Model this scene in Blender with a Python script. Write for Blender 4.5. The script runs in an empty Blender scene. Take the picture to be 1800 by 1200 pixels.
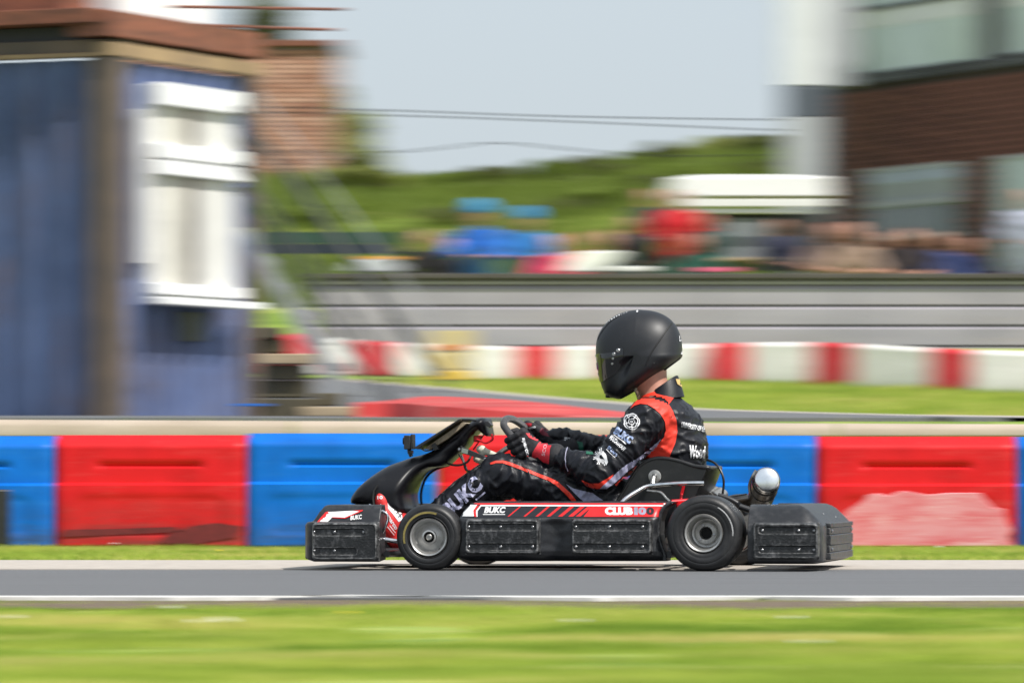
import bpy, bmesh, math, random
import numpy as np
from mathutils import Vector, Matrix, noise
from mathutils.bvhtree import BVHTree
from mathutils.geometry import delaunay_2d_cdt
R = math.radians
S = bpy.context.scene
COL = S.collection
random.seed(7)
RNG = np.random.default_rng(7)

# ------------------------------------------------------------------ camera
F = 9600.0; HZ = 835.0; CH = 0.35; CD = 20.0
cam_d = bpy.data.cameras.new('camera'); cam = bpy.data.objects.new('camera', cam_d)
COL.objects.link(cam); S.camera = cam
cam.location = (0, -CD, CH); cam.rotation_euler = (R(90), 0, 0)
cam_d.sensor_width = 36; cam_d.lens = 192; cam_d.shift_y = (HZ-600)/1800
cam_d.clip_start = 0.5; cam_d.clip_end = 4000
cam_d.dof.use_dof = True; cam_d.dof.focus_distance = 20.3      # fast telephoto, stretched (anamorphic) aperture
cam_d.dof.aperture_fstop = 15.0; cam_d.dof.aperture_ratio = 0.053
# ------------------------------------------------------------------ light
SUN = Vector((0.50, -0.40, 0.84)).normalized()
w = bpy.data.worlds.new('World'); S.world = w; w.use_nodes = True
nt = w.node_tree; bg = nt.nodes['Background']
sky = nt.nodes.new('ShaderNodeTexSky'); sky.sky_type = 'NISHITA'; sky.sun_disc = False
sky.sun_elevation = math.asin(SUN.z); sky.sun_rotation = math.atan2(SUN.x, SUN.y)
sky.air_density = 1.0; sky.dust_density = 3.5; sky.ozone_density = 1.0
mixw = nt.nodes.new('ShaderNodeMix'); mixw.data_type = 'RGBA'      # thin even overcast veil over the clear sky
mixw.inputs[0].default_value = 0.75; mixw.inputs[7].default_value = (4.9, 5.5, 6.0, 1)
nt.links.new(sky.outputs[0], mixw.inputs[6]); nt.links.new(mixw.outputs[2], bg.inputs[0])
bg.inputs[1].default_value = 0.10
sl = bpy.data.lights.new('sun', 'SUN'); so = bpy.data.objects.new('sun', sl); COL.objects.link(so)
sl.energy = 3.6; sl.angle = R(0.6); sl.color = (1.0, 0.965, 0.91)
so.rotation_euler = SUN.to_track_quat('Z', 'Y').to_euler()
S.view_settings.view_transform = 'Standard'; S.view_settings.look = 'None'
S.view_settings.gamma = 1; S.view_settings.exposure = 0.52
S.view_settings.use_curve_mapping = False

# ------------------------------------------------------------------ places
def W(px, py, d):                      # a point d metres in front of the camera
    return Vector(((px-900)/F*d, d-CD, CH+(HZ-py)/F*d))
TH = R(9.0); CT, ST = math.cos(TH), math.sin(TH)
X0, Y0 = (1000-900)/F*CD, 0.0
KROOT = Matrix.Translation((X0, Y0, 0)) @ Matrix.Rotation(-TH, 4, 'Z')
def K(px, py, v):                      # kart frame: u to the rear, v to the far side, z up
    a = (px-900)/F
    u = (CD*a + a*v*CT - X0 - v*ST)/(CT + a*ST)
    d = CD - u*ST + v*CT
    return Vector((u, v, CH+(HZ-py)/F*d))
CAML = KROOT.inverted() @ Vector((0, -CD, CH))
PX = CD/F                              # one photograph pixel at the kart, in metres

# ------------------------------------------------------------------ materials
MATS = {}
def mat(name, col, rough=0.6, metal=0.0, var=0.0, scale=20.0, bump=0.0, bscale=80.0, col2=None, stretch=(1, 1, 1), spec=0.5,
        scuff=None, sscale=30.0, sstretch=(1, 1, 1), samt=0.3, coat=0.0, trans=0.0, sheen=0.0, thr=(0.45, 0.65), edge=None, grime=None, grh=.2):
    if name in MATS: return MATS[name]
    m = bpy.data.materials.new(name); m.use_nodes = True; n = m.node_tree; L = n.links
    b = n.nodes['Principled BSDF']
    b.inputs['Roughness'].default_value = rough; b.inputs['Metallic'].default_value = metal
    b.inputs['Specular IOR Level'].default_value = spec
    b.inputs['Coat Weight'].default_value = coat; b.inputs['Transmission Weight'].default_value = trans
    b.inputs['Sheen Weight'].default_value = sheen
    c = (*col, 1); b.inputs['Base Color'].default_value = c
    tc = n.nodes.new('ShaderNodeTexCoord')
    def nz(sc, st, detail=4, rg=0.6):
        mp = n.nodes.new('ShaderNodeMapping'); mp.inputs['Scale'].default_value = st
        L.new(tc.outputs['Object'], mp.inputs[0])
        t = n.nodes.new('ShaderNodeTexNoise'); t.inputs['Scale'].default_value = sc
        t.inputs['Detail'].default_value = detail; t.inputs['Roughness'].default_value = rg
        L.new(mp.outputs[0], t.inputs['Vector']); return t
    cur = None
    def ramp(sock, lo, hi):
        r = n.nodes.new('ShaderNodeMapRange'); r.inputs[1].default_value = lo; r.inputs[2].default_value = hi
        L.new(sock, r.inputs[0]); return r.outputs[0]
    if var > 0 or col2 is not None:
        t = nz(scale, stretch)
        c2 = col2 if col2 is not None else tuple(max(0, x*(1-var)) for x in col)
        c1 = col if col2 is not None else tuple(x*(1+var*0.6) for x in col)
        mx = n.nodes.new('ShaderNodeMix'); mx.data_type = 'RGBA'
        mx.inputs[6].default_value = (*c1, 1); mx.inputs[7].default_value = (*c2, 1)
        L.new(ramp(t.outputs[0], thr[0]-0.1, thr[1]+0.05), mx.inputs[0]); cur = mx.outputs[2]
    if scuff is not None:
        t = nz(sscale, sstretch, 8, 0.75)
        mx = n.nodes.new('ShaderNodeMix'); mx.data_type = 'RGBA'
        if cur is not None: L.new(cur, mx.inputs[6])
        else: mx.inputs[6].default_value = c
        mx.inputs[7].default_value = (*scuff, 1)
        mm = n.nodes.new('ShaderNodeMath'); mm.operation = 'MULTIPLY'; mm.inputs[1].default_value = samt
        L.new(ramp(t.outputs[0], 0.52, 0.72), mm.inputs[0]); L.new(mm.outputs[0], mx.inputs[0]); cur = mx.outputs[2]
        ra = n.nodes.new('ShaderNodeMath'); ra.operation = 'MULTIPLY_ADD'
        ra.inputs[1].default_value = 0.45; ra.inputs[2].default_value = rough
        L.new(mm.outputs[0], ra.inputs[0]); L.new(ra.outputs[0], b.inputs['Roughness'])
    def over(col_, fac):
        mx = n.nodes.new('ShaderNodeMix'); mx.data_type = 'RGBA'; mx.inputs[6].default_value = c
        if cur is not None: L.new(cur, mx.inputs[6])
        mx.inputs[7].default_value = (*col_, 1); L.new(fac, mx.inputs[0]); return mx.outputs[2]
    def mul(a_, b_):
        mm = n.nodes.new('ShaderNodeMath'); mm.operation = 'MULTIPLY'; L.new(a_, mm.inputs[0])
        if isinstance(b_, float): mm.inputs[1].default_value = b_
        else: L.new(b_, mm.inputs[1])
        return mm.outputs[0]
    if edge is not None:                       # rubbed edges and corners
        ge = n.nodes.new('ShaderNodeNewGeometry'); t = nz(45, (1, 1, 1), 6, .7)
        cur = over(edge, mul(mul(ramp(ge.outputs['Pointiness'], .505, .56), ramp(t.outputs[0], .40, .62)), .75))
    if grime is not None:                      # dirt thrown up from the ground
        sx = n.nodes.new('ShaderNodeSeparateXYZ'); L.new(tc.outputs['Object'], sx.inputs[0]); t = nz(5, (.5, 1, 2.5), 6, .7)
        mr = n.nodes.new('ShaderNodeMapRange'); mr.inputs[1].default_value = 0; mr.inputs[2].default_value = grh; mr.inputs[3].default_value = 1; mr.inputs[4].default_value = 0
        L.new(sx.outputs[2], mr.inputs[0]); cur = over(grime, mul(mul(mr.outputs[0], ramp(t.outputs[0], .35, .60)), .8))
    if cur is not None: L.new(cur, b.inputs['Base Color'])
    if bump > 0:
        t = nz(bscale, stretch, 5)
        bp = n.nodes.new('ShaderNodeBump'); bp.inputs['Strength'].default_value = min(1, bump); bp.inputs['Distance'].default_value = 0.002
        L.new(t.outputs[0], bp.inputs['Height']); L.new(bp.outputs[0], b.inputs['Normal'])
    MATS[name] = m; return m

# ------------------------------------------------------------------ geometry helpers
class G:
    def __init__(s): s.v = []; s.f = []
    def add(s, v, f):
        o = len(s.v); s.v += [tuple(p) for p in v]; s.f += [tuple(i+o for i in q) for q in f]; return s
    def box(s, lo, hi):
        x0, y0, z0 = lo; x1, y1, z1 = hi
        return s.add([(x0,y0,z0),(x1,y0,z0),(x1,y1,z0),(x0,y1,z0),(x0,y0,z1),(x1,y0,z1),(x1,y1,z1),(x0,y1,z1)],
                     [(0,3,2,1),(4,5,6,7),(0,1,5,4),(1,2,6,5),(2,3,7,6),(3,0,4,7)])
    def tube(s, path, r, n=10, cap=True):
        P = [Vector(p) for p in path]; rr = r if isinstance(r, (list, tuple)) else [r]*len(P)
        T = [(P[min(i+1, len(P)-1)]-P[max(i-1, 0)]).normalized() for i in range(len(P))]
        a = Vector((0, 0, 1)) if abs(T[0].z) < .9 else Vector((1, 0, 0))
        N = (a - T[0]*a.dot(T[0])).normalized(); vs = []; fs = []
        for i, p in enumerate(P):
            N = (N - T[i]*N.dot(T[i])).normalized(); B = T[i].cross(N)
            for k in range(n):
                t = 2*math.pi*k/n; vs.append(p+(N*math.cos(t)+B*math.sin(t))*rr[i])
        for i in range(len(P)-1):
            for k in range(n):
                fs.append((i*n+k, i*n+(k+1) % n, (i+1)*n+(k+1) % n, (i+1)*n+k))
        if cap: fs += [tuple(range(n))[::-1], tuple((len(P)-1)*n+k for k in range(n))]
        return s.add(vs, fs)
    def lathe(s, c, prof, n=64, axis=(0, 1, 0), a0=0, a1=2*math.pi):      # prof: (along, radius)
        A = Vector(axis).normalized(); h = Vector((0, 0, 1)) if abs(A.z) < .9 else Vector((1, 0, 0))
        N = (h-A*h.dot(A)).normalized(); B = A.cross(N); c = Vector(c)
        full = abs(a1-a0) > 6.28; m = n if full else n+1; vs = []; fs = []
        for (t, r) in prof:
            for k in range(m):
                q = a0+(a1-a0)*k/n; vs.append(c+A*t+(N*math.cos(q)+B*math.sin(q))*r)
        for i in range(len(prof)-1):
            for k in range(n):
                k2 = (k+1) % m if full else k+1
                fs.append((i*m+k, (i+1)*m+k, (i+1)*m+k2, i*m+k2))
        return s.add(vs, fs)
    def prism(s, a, b):                    # two matching loops of points
        n = len(a); s.add(list(a)+list(b), [tuple(range(n)), tuple(range(2*n-1, n-1, -1))] +
                          [(i, i+n, (i+1) % n+n, (i+1) % n) for i in range(n)]); return s
    def grid(s, pts, flip=False):          # rows of points
        h, wd = len(pts), len(pts[0]); fs = []
        for i in range(h-1):
            for j in range(wd-1):
                q = (i*wd+j, i*wd+j+1, (i+1)*wd+j+1, (i+1)*wd+j); fs.append(q[::-1] if flip else q)
        return s.add([p for r in pts for p in r], fs)

def arc(pts, n=6):                         # Catmull-Rom through points
    P = [Vector(p) for p in pts]; out = []
    for i in range(len(P)-1):
        p0, p1, p2, p3 = P[max(i-1, 0)], P[i], P[i+1], P[min(i+2, len(P)-1)]
        for k in range(n):
            t = k/n
            out.append(0.5*((2*p1)+(p2-p0)*t+(2*p0-5*p1+4*p2-p3)*t*t+(3*p1-p0-3*p2+p3)*t**3))
    out.append(P[-1]); return out

OFF = {}
def new_mesh(name, g, m, smooth=True, angle=38, off=None):
    v, f = (g.v, g.f) if isinstance(g, G) else g
    v = np.asarray(v, dtype=np.float64)
    if off is not None: v = v-np.array(off)
    me = bpy.data.meshes.new(name)
    if isinstance(f, np.ndarray):
        k = f.shape[1]; me.vertices.add(len(v)); me.vertices.foreach_set('co', v.ravel())
        me.loops.add(f.size); me.loops.foreach_set('vertex_index', f.ravel().astype(np.int32))
        me.polygons.add(len(f)); me.polygons.foreach_set('loop_start', np.arange(0, f.size, k, dtype=np.int32))
        me.update(calc_edges=True)
    else:
        me.from_pydata(v.tolist(), [], f); me.update()
    if m: me.materials.append(m)
    if smooth and len(me.polygons):
        me.polygons.foreach_set('use_smooth', [True]*len(me.polygons))
        if angle: me.set_sharp_from_angle(angle=R(angle))
    return me
def tag(o, label=None, cat=None, group=None, kind=None):
    if label: o['label'] = label
    if cat: o['category'] = cat
    if group: o['group'] = group
    if kind: o['kind'] = kind
    return o
def empty(name, loc, label, cat, group=None, rot=0, off=None):
    o = bpy.data.objects.new(name, None); COL.objects.link(o); o.location = loc
    o.rotation_euler = (0, 0, rot); o.empty_display_size = .1; OFF[o.name] = off
    return tag(o, label, cat, group)
def obj(name, g, m, parent=None, bevel=0, bseg=2, smooth=True, angle=38, fix=False, off=None):
    if parent is not None: off = OFF.get(parent.name)
    me = new_mesh(name, g, m, smooth, angle, off)
    if fix:
        bm = bmesh.new(); bm.from_mesh(me); bmesh.ops.recalc_face_normals(bm, faces=bm.faces); bm.to_mesh(me); bm.free()
    o = bpy.data.objects.new(name, me); COL.objects.link(o)
    if bevel:
        md = o.modifiers.new('edge', 'BEVEL'); md.width = bevel; md.segments = bseg; md.limit_method = 'ANGLE'; md.angle_limit = R(35)
        md.harden_normals = False
    if parent is not None: o.parent = parent; OFF[o.name] = off
    return o

# ------------------------------------------------------------------ soft bodies: signed distance field -> surface nets
class Field:
    def __init__(s, lo, hi, h):
        s.h = h; s.lo = np.array(lo, float); n = np.ceil((np.array(hi)-s.lo)/h).astype(int)+1
        s.n = n; s.F = np.full(n, 1.0); s.ax = [s.lo[i]+h*np.arange(n[i]) for i in range(3)]
    def _sub(s, lo, hi):
        a = np.clip(np.floor((lo-s.lo)/s.h).astype(int), 0, s.n-1); b = np.clip(np.ceil((hi-s.lo)/s.h).astype(int)+1, 1, s.n)
        sl = tuple(slice(a[i], b[i]) for i in range(3))
        X, Y, Z = np.meshgrid(s.ax[0][sl[0]], s.ax[1][sl[1]], s.ax[2][sl[2]], indexing='ij'); return sl, X, Y, Z
    def _mix(s, sl, D, k):
        A = s.F[sl]; hh = np.clip(0.5+0.5*(A-D)/k, 0, 1); s.F[sl] = A*(1-hh)+D*hh-k*hh*(1-hh)
    def cap(s, p, r1, q, r2, k=0.02, squash=None):
        p = np.array(p, float); q = np.array(q, float); m = max(r1, r2)+2.5*k
        if squash: m = m*max(1, squash)
        sl, X, Y, Z = s._sub(np.minimum(p, q)-m, np.maximum(p, q)+m)
        d = q-p; L = float(d@d)+1e-12
        t = np.clip(((X-p[0])*d[0]+(Y-p[1])*d[1]+(Z-p[2])*d[2])/L, 0, 1)
        ey = (Y-p[1]-t*d[1])
        if squash: ey = ey/squash
        D = np.sqrt((X-p[0]-t*d[0])**2+ey**2+(Z-p[2]-t*d[2])**2)-(r1+(r2-r1)*t)
        s._mix(sl, D, k)
    def chain(s, pts, rs, k=0.02, squash=None):
        for i in range(len(pts)-1): s.cap(pts[i], rs[i], pts[i+1], rs[i+1], k, squash)
    def ell(s, c, r, ang=0, k=0.02):
        c = np.array(c, float); r = np.array(r, float); m = r.max()+2.5*k
        sl, X, Y, Z = s._sub(c-m, c+m); x, y, z = X-c[0], Y-c[1], Z-c[2]; ca, sa = math.cos(ang), math.sin(ang)
        x, z = x*ca+z*sa, -x*sa+z*ca
        k0 = np.sqrt((x/r[0])**2+(y/r[1])**2+(z/r[2])**2)+1e-9
        k1 = np.sqrt((x/r[0]**2)**2+(y/r[1]**2)**2+(z/r[2]**2)**2)+1e-9
        s._mix(sl, k0*(k0-1)/k1, k)
    def mesh(s):
        F = s.F; S_ = F < 0; n = F.shape
        c = np.zeros((n[0]-1, n[1]-1, n[2]-1), np.uint8)
        offs = [(i, j, k) for i in (0, 1) for j in (0, 1) for k in (0, 1)]
        for (i, j, k) in offs: c += S_[i:n[0]-1+i, j:n[1]-1+j, k:n[2]-1+k]
        I = np.argwhere((c > 0) & (c < 8)); idx = np.full(c.shape, -1, np.int64); idx[tuple(I.T)] = np.arange(len(I))
        val = {o: F[I[:, 0]+o[0], I[:, 1]+o[1], I[:, 2]+o[2]] for o in offs}
        acc = np.zeros((len(I), 3)); cnt = np.zeros(len(I))
        for a in offs:
            for ax in range(3):
                if a[ax]: continue
                b = list(a); b[ax] = 1; b = tuple(b); fa, fb = val[a], val[b]; m = (fa < 0) != (fb < 0)
                t = np.where(m, fa/np.where(m, fa-fb, 1), 0)
                p = np.zeros((len(I), 3)) + np.array(a); p[:, ax] = t
                acc[m] += p[m]; cnt += m
        V = (I+acc/cnt[:, None])*s.h+s.lo; Q = []
        for ax in range(3):
            o1, o2 = [(1, 2), (2, 0), (0, 1)][ax]
            sA = [slice(0, n[i]) for i in range(3)]; sB = list(sA); sA[ax] = slice(0, n[ax]-1); sB[ax] = slice(1, n[ax])
            A = S_[tuple(sA)]; B = S_[tuple(sB)]
            for flip, M in ((False, A & ~B), (True, ~A & B)):
                E = np.argwhere(M); E = E[(E[:, o1] > 0) & (E[:, o2] > 0) & (E[:, o1] < n[o1]-1) & (E[:, o2] < n[o2]-1)]
                def cell(d1, d2):
                    q = E.copy(); q[:, o1] += d1; q[:, o2] += d2; return idx[q[:, 0], q[:, 1], q[:, 2]]
                q = np.stack([cell(-1, -1), cell(0, -1), cell(0, 0), cell(-1, 0)], 1)
                Q.append(q[:, ::-1] if flip else q)
        return V, np.concatenate(Q)
def relax(V, Fq, it=1, lam=0.5):
    E = np.concatenate([Fq[:, [0, 1]], Fq[:, [1, 2]], Fq[:, [2, 3]], Fq[:, [3, 0]]]); E = np.concatenate([E, E[:, ::-1]])
    for _ in range(it):
        s = np.zeros_like(V); c = np.bincount(E[:, 0], minlength=len(V)).astype(float)
        for a in range(3): s[:, a] = np.bincount(E[:, 0], weights=V[E[:, 1], a], minlength=len(V))
        V = V+lam*(s/c[:, None]-V)
    return V
def vnormals(V, Fq):
    n = np.cross(V[Fq[:, 2]]-V[Fq[:, 0]], V[Fq[:, 3]]-V[Fq[:, 1]]); N = np.zeros_like(V)
    for k in range(4):
        for a in range(3): N[:, a] += np.bincount(Fq[:, k], weights=n[:, a], minlength=len(V))
    return N/(np.linalg.norm(N, axis=1)[:, None]+1e-12)

# ------------------------------------------------------------------ printing on surfaces: each vertex is laid on the surface it belongs to
def bvh_of(*gs):
    vs = []; fs = []
    for g in gs:
        v, f = (g.v, g.f) if isinstance(g, G) else g
        o = len(vs); vs += [tuple(p) for p in np.asarray(v).tolist()]; fs += [tuple(int(i)+o for i in q) for q in (f.tolist() if isinstance(f, np.ndarray) else f)]
    return BVHTree.FromPolygons(vs, fs)
def lay(bvh, px, py, lift, fallback=None):
    dirn = (K(px, py, 0.0)-CAML).normalized()
    hit = bvh.ray_cast(CAML, dirn)
    if hit[0] is None: return None
    nn = hit[1]
    if nn.dot(dirn) > 0: nn = -nn
    nn = (nn*0.6 - dirn*0.4).normalized()
    return hit[0] + nn*lift
def fill(poly, step):
    poly = [Vector((a, b)) for a, b in poly]; B = []
    for i in range(len(poly)):
        a, b = poly[i], poly[(i+1) % len(poly)]; n = max(1, int((b-a).length/step))
        B += [a+(b-a)*(k/n) for k in range(n)]
    n = len(B); xs = [p.x for p in B]; ys = [p.y for p in B]; pts = list(B)
    x = min(xs)+step*.5
    while x < max(xs):
        y = min(ys)+step*.5
        while y < max(ys):
            ins = False; j = n-1
            for i in range(n):
                if (B[i].y > y) != (B[j].y > y) and x < (B[j].x-B[i].x)*(y-B[i].y)/(B[j].y-B[i].y)+B[i].x: ins = not ins
                j = i
            if ins and min((p-Vector((x, y))).length for p in B) > step*.45: pts.append(Vector((x, y)))
            y += step
        x += step
    r = delaunay_2d_cdt(pts, [], [list(range(n))], 1, 1e-4)
    return r[0], r[2]
def print_poly(name, poly, m, parent, bvh, lift=0.0012, step=4.0):
    vs, fs = fill(poly, step); out = []; ok = []
    for p in vs:
        q = lay(bvh, p.x, p.y, lift); ok.append(q is not None); out.append(q if q is not None else Vector((0, 0, 0)))
    fs = [f for f in fs if all(ok[i] for i in f) and max((out[a]-out[b]).length for a in f for b in f) < step*PX*5]
    used = sorted({i for f in fs for i in f}); mp = {a: b for b, a in enumerate(used)}
    return obj(name, ([out[i] for i in used], [tuple(mp[i] for i in f) for f in fs]), m, parent, angle=None, fix=False) if fs else None
def stroke(pts, wd):                       # polyline of pixel width wd -> polygon
    P = [Vector(p) for p in pts]; ww = wd if isinstance(wd, (list, tuple)) else [wd]*len(P); a = []; b = []
    for i, p in enumerate(P):
        t = (P[min(i+1, len(P)-1)]-P[max(i-1, 0)]).normalized(); n = Vector((-t.y, t.x))*ww[i]/2
        a.append(p+n); b.append(p-n)
    return [tuple(q) for q in a+b[::-1]]
def glyphs(txt, bold=0.0, shear=0.0, res=3):
    cu = bpy.data.curves.new('lettering', 'FONT'); cu.body = txt; cu.size = 1; cu.offset = bold; cu.shear = shear; cu.resolution_u = res
    cu.align_x = 'CENTER'; cu.align_y = 'CENTER'
    o = bpy.data.objects.new('lettering', cu); COL.objects.link(o); dg = bpy.context.evaluated_depsgraph_get(); dg.update()
    me = o.evaluated_get(dg).to_mesh(); bm = bmesh.new(); bm.from_mesh(me); bmesh.ops.remove_doubles(bm, verts=bm.verts, dist=1e-4); bmesh.ops.triangulate(bm, faces=bm.faces)
    for it in range(3):
        es = [e for e in bm.edges if e.calc_length() > .14]
        if es: bmesh.ops.subdivide_edges(bm, edges=es, cuts=1); bmesh.ops.triangulate(bm, faces=bm.faces)
    bm.verts.ensure_lookup_table(); v = [tuple(p.co[:2]) for p in bm.verts]; f = [tuple(q.index for q in p.verts) for p in bm.faces]; bm.free()
    o.evaluated_get(dg).to_mesh_clear(); bpy.data.objects.remove(o); bpy.data.curves.remove(cu); return v, f
def print_text(txt, px, py, width, height, m, parent, bvh, ang=0.0, bold=0.02, shear=0.0, lift=0.002, name='lettering'):
    v, f = glyphs(txt, bold, shear); xs = [p[0] for p in v]; ys = [p[1] for p in v]
    w0 = max(xs)-min(xs); h0 = max(ys)-min(ys); cx = (max(xs)+min(xs))/2; cy = (max(ys)+min(ys))/2; ca, sa = math.cos(R(ang)), math.sin(R(ang))
    out = []; ok = []
    for (x, y) in v:
        x = (x-cx)*width/w0; y = -(y-cy)*height/h0
        q = lay(bvh, px+x*ca-y*sa, py+x*sa+y*ca, lift); ok.append(q is not None); out.append(q or Vector((0, 0, 0)))
    f = [q for q in f if all(ok[i] for i in q) and max((out[a]-out[b]).length for a in q for b in q) < height*PX*6+.05]
    return obj(name, (out, f), m, parent, smooth=False) if f else None
def sstep(a, b, x): t = max(0.0, min(1.0, (x-a)/(b-a))); return t*t*(3-2*t)
def rrect(x, y, x0, y0, x1, y1, r):        # signed distance of a rounded rectangle, negative inside
    cx, cy = (x0+x1)/2, (y0+y1)/2; qx = abs(x-cx)-(x1-x0)/2+r; qy = abs(y-cy)-(y1-y0)/2+r
    return math.hypot(max(qx, 0), max(qy, 0))+min(max(qx, qy), 0)-r
# ================================================================== KART
m_plas = mat('moulded black plastic', (.013, .014, .017), .38, var=.3, scale=6, scuff=(.12, .12, .125), sscale=14, sstretch=(1, 1, 1.6), samt=.24, edge=(.070, .070, .073), bump=.25, bscale=220)
m_plate = mat('scraped rub plate', (.011, .012, .013), .42, var=.4, scale=10, scuff=(.26, .26, .27), sscale=26, sstretch=(1.5, 1, .9), samt=.42, edge=(.34, .34, .34), bump=.5, bscale=160)
m_gloss = mat('glossy black fairing', (.006, .006, .008), .36, spec=.32, scuff=(.06, .06, .065), sscale=14, samt=.18)
m_rub = mat('tyre rubber', (.013, .013, .014), .46, var=.35, scale=18, scuff=(.07, .068, .065), sscale=14, samt=.35, bump=.3, bscale=120)
m_rim = mat('magnesium rim', (.50, .49, .47), .36, metal=.85, var=.25, scale=25, bump=.1, bscale=200)
m_chr = mat('chromed tube', (.72, .73, .75), .16, metal=1, var=.15, scale=40)
m_dark = mat('black painted steel', (.02, .02, .022), .4, var=.3, scale=30)
m_cable = mat('black cable sheath', (.015, .015, .015), .45)
m_red = mat('red sticker', (.66, .018, .020), .28, var=.10, scale=40)
m_wht = mat('white sticker', (.78, .78, .78), .32, var=.1, scale=60)
m_gry = mat('lilac grey print', (.33, .32, .42), .35, var=.2, scale=30)
m_blks = mat('black sticker film', (.016, .017, .022), .3, var=.2, scale=50)
m_steel = mat('worn steel', (.42, .41, .39), .38, metal=.8, var=.3, scale=60)
m_bolt = mat('bolt steel', (.36, .36, .37), .28, metal=.9)
m_hole = mat('black recess', (.004, .004, .004), .8)
m_red2 = mat('red anodised metal', (.62, .012, .02), .3, metal=.3)
m_cream = mat('cream plastic bottle', (.62, .60, .48), .35, var=.15, scale=40)
m_tan = mat('tan fibre board', (.33, .27, .19), .6, var=.35, scale=30, stretch=(3, 1, 1))
m_yel = mat('faded yellow print', (.24, .19, .05), .5, var=.3, scale=60)
m_tyw = mat('pale tyre print', (.50, .50, .50), .5, var=.3, scale=60)

kart = empty('racing_kart', (X0, Y0, 0), 'black rental racing kart with red side stripe, driven along the asphalt', 'kart', rot=-TH, off=(0, 0, 0))

def lin(tab, x):
    if x <= tab[0][0]: return tab[0][1]
    for a, b in zip(tab, tab[1:]):
        if x <= b[0]: return a[1]+(b[1]-a[1])*(x-a[0])/(b[0]-a[0])
    return tab[-1][1]
def hfield(pmap, vf, nx, ny, vback, vref=0.02):
    rows = []
    for j in range(ny+1):
        r = []
        for i in range(nx+1):
            px, py = pmap(i/nx, j/ny); p = K(px, py, vref); r.append((p.x, vf(px, py), p.z))
        rows.append(r)
    g = G(); g.grid(rows)                      # faces toward -v
    ring = [rows[0][i] for i in range(nx+1)]+[rows[j][nx] for j in range(1, ny+1)]+[rows[ny][i] for i in range(nx-1, -1, -1)]+[rows[j][0] for j in range(ny-1, 0, -1)]
    n = len(ring); back = [(p[0], vback, p[2]) for p in ring]
    g.add(ring+back, [(i, (i+1) % n, n+(i+1) % n, n+i) for i in range(n)]+[tuple(range(n, 2*n))])
    return g
def weld(o, d=1e-5):
    bm = bmesh.new(); bm.from_mesh(o.data); bmesh.ops.remove_doubles(bm, verts=bm.verts, dist=d)
    bmesh.ops.recalc_face_normals(bm, faces=bm.faces); bm.to_mesh(o.data); bm.free(); return o

# side pod
PL = [(881, 829), (887, 820), (895, 812), (915, 802), (940, 797), (962, 795), (978, 799), (986, 816)]
PR = [(881, 1181), (896, 1163), (915, 1157), (938, 1156), (960, 1161), (978, 1168), (986, 1167)]
def pod_map(s, t):
    py = 881+105*t; a, b = lin(PL, py), lin(PR, py); return a+(b-a)*s, py
PV = [(881, .100), (883, .074), (885, .062), (890, .054), (908, .030), (911, .022), (915, .018), (968, .018), (976, .024), (982, .040), (986, .075)]
def pod_v(px, py):
    a, b = lin(PL, py), lin(PR, py); d = min(px-a, b-px); v = lin(PV, py)
    if d < 16: v += .035*(1-math.sqrt(max(0, 1-(1-d/16)**2)))
    v += .020*math.exp(-((px-976)/17)**2)*sstep(908, 922, py)
    v += .0018*noise.noise(Vector((px*.05, py*.08, 1)))
    return v
pod_g = hfield(pod_map, pod_v, 120, 60, .21)
pod = weld(obj('side_pod', pod_g, m_plas, kart))
def rub_plate(x0, y0, x1, y1, troughs, bolts, vface, parent, r=8, name='rub_plate', th=.03):
    def pm(s, t): return x0+(x1-x0)*s, y0+(y1-y0)*t
    def vf(px, py):
        d = -rrect(px, py, x0, y0, x1, y1, r); e = max(0.0, min(1.0, d/4.5))
        v = vface+th*(1-math.sqrt(max(0, 1-(1-e)**2)))
        d2 = -rrect(px, py, x0+4, y0+4, x1-4, y1-4, r); v += .0022*sstep(0, 2.0, d2)
        for tr in troughs:
            v += .0060*sstep(0, 2.2, -rrect(px, py, *tr, 5))
        return v+.0007*noise.noise(Vector((px*.2, py*.4, x0)))
    g = hfield(pm, vf, int((x1-x0)*.9), int((y1-y0)*1.0), vface+th+.01, vref=vface)
    p = weld(obj(name, g, m_plate, parent))
    for (bx, by) in bolts:
        c = K(bx, by, vface+.0085)
        b = obj('bolt', G().lathe(c, [(0.002, .0056), (-.0018, .0056), (-.0034, .0046), (-.0042, .0027), (-.0018, .0024), (-.0018, 0)], 16), m_bolt, p)
    return p
PB = lambda xs, ys: [(x, y) for y in ys for x in xs]
rub_plate(816, 911, 948, 974, [(820, 919, 943, 932.5), (820, 954, 943, 967)], PB((824, 880, 936.5), (925.5, 960.5)), -.010, kart)
rub_plate(1003, 911, 1146, 974, [(1007, 919, 1139, 932.5), (1007, 954, 1139, 967)], PB((1012, 1071, 1129.5), (925.5, 960.5)), -.010, kart)
obj('pod_lip', G().tube(arc([K(px, py, .05) for px, py in [(1180, 882), (1167, 892), (1160, 906), (1157, 922), (1157, 938), (1160, 955), (1166, 970), (1169, 984)]]), .0075, 8), m_plas, kart)
# far pod: the same moulding, mirrored
gm = G(); gm.v = [(p[0], 1.30-p[1], p[2]) for p in pod_g.v]; gm.f = [f[::-1] for f in pod_g.f]
weld(obj('side_pod', gm, m_plas, kart))

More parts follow.
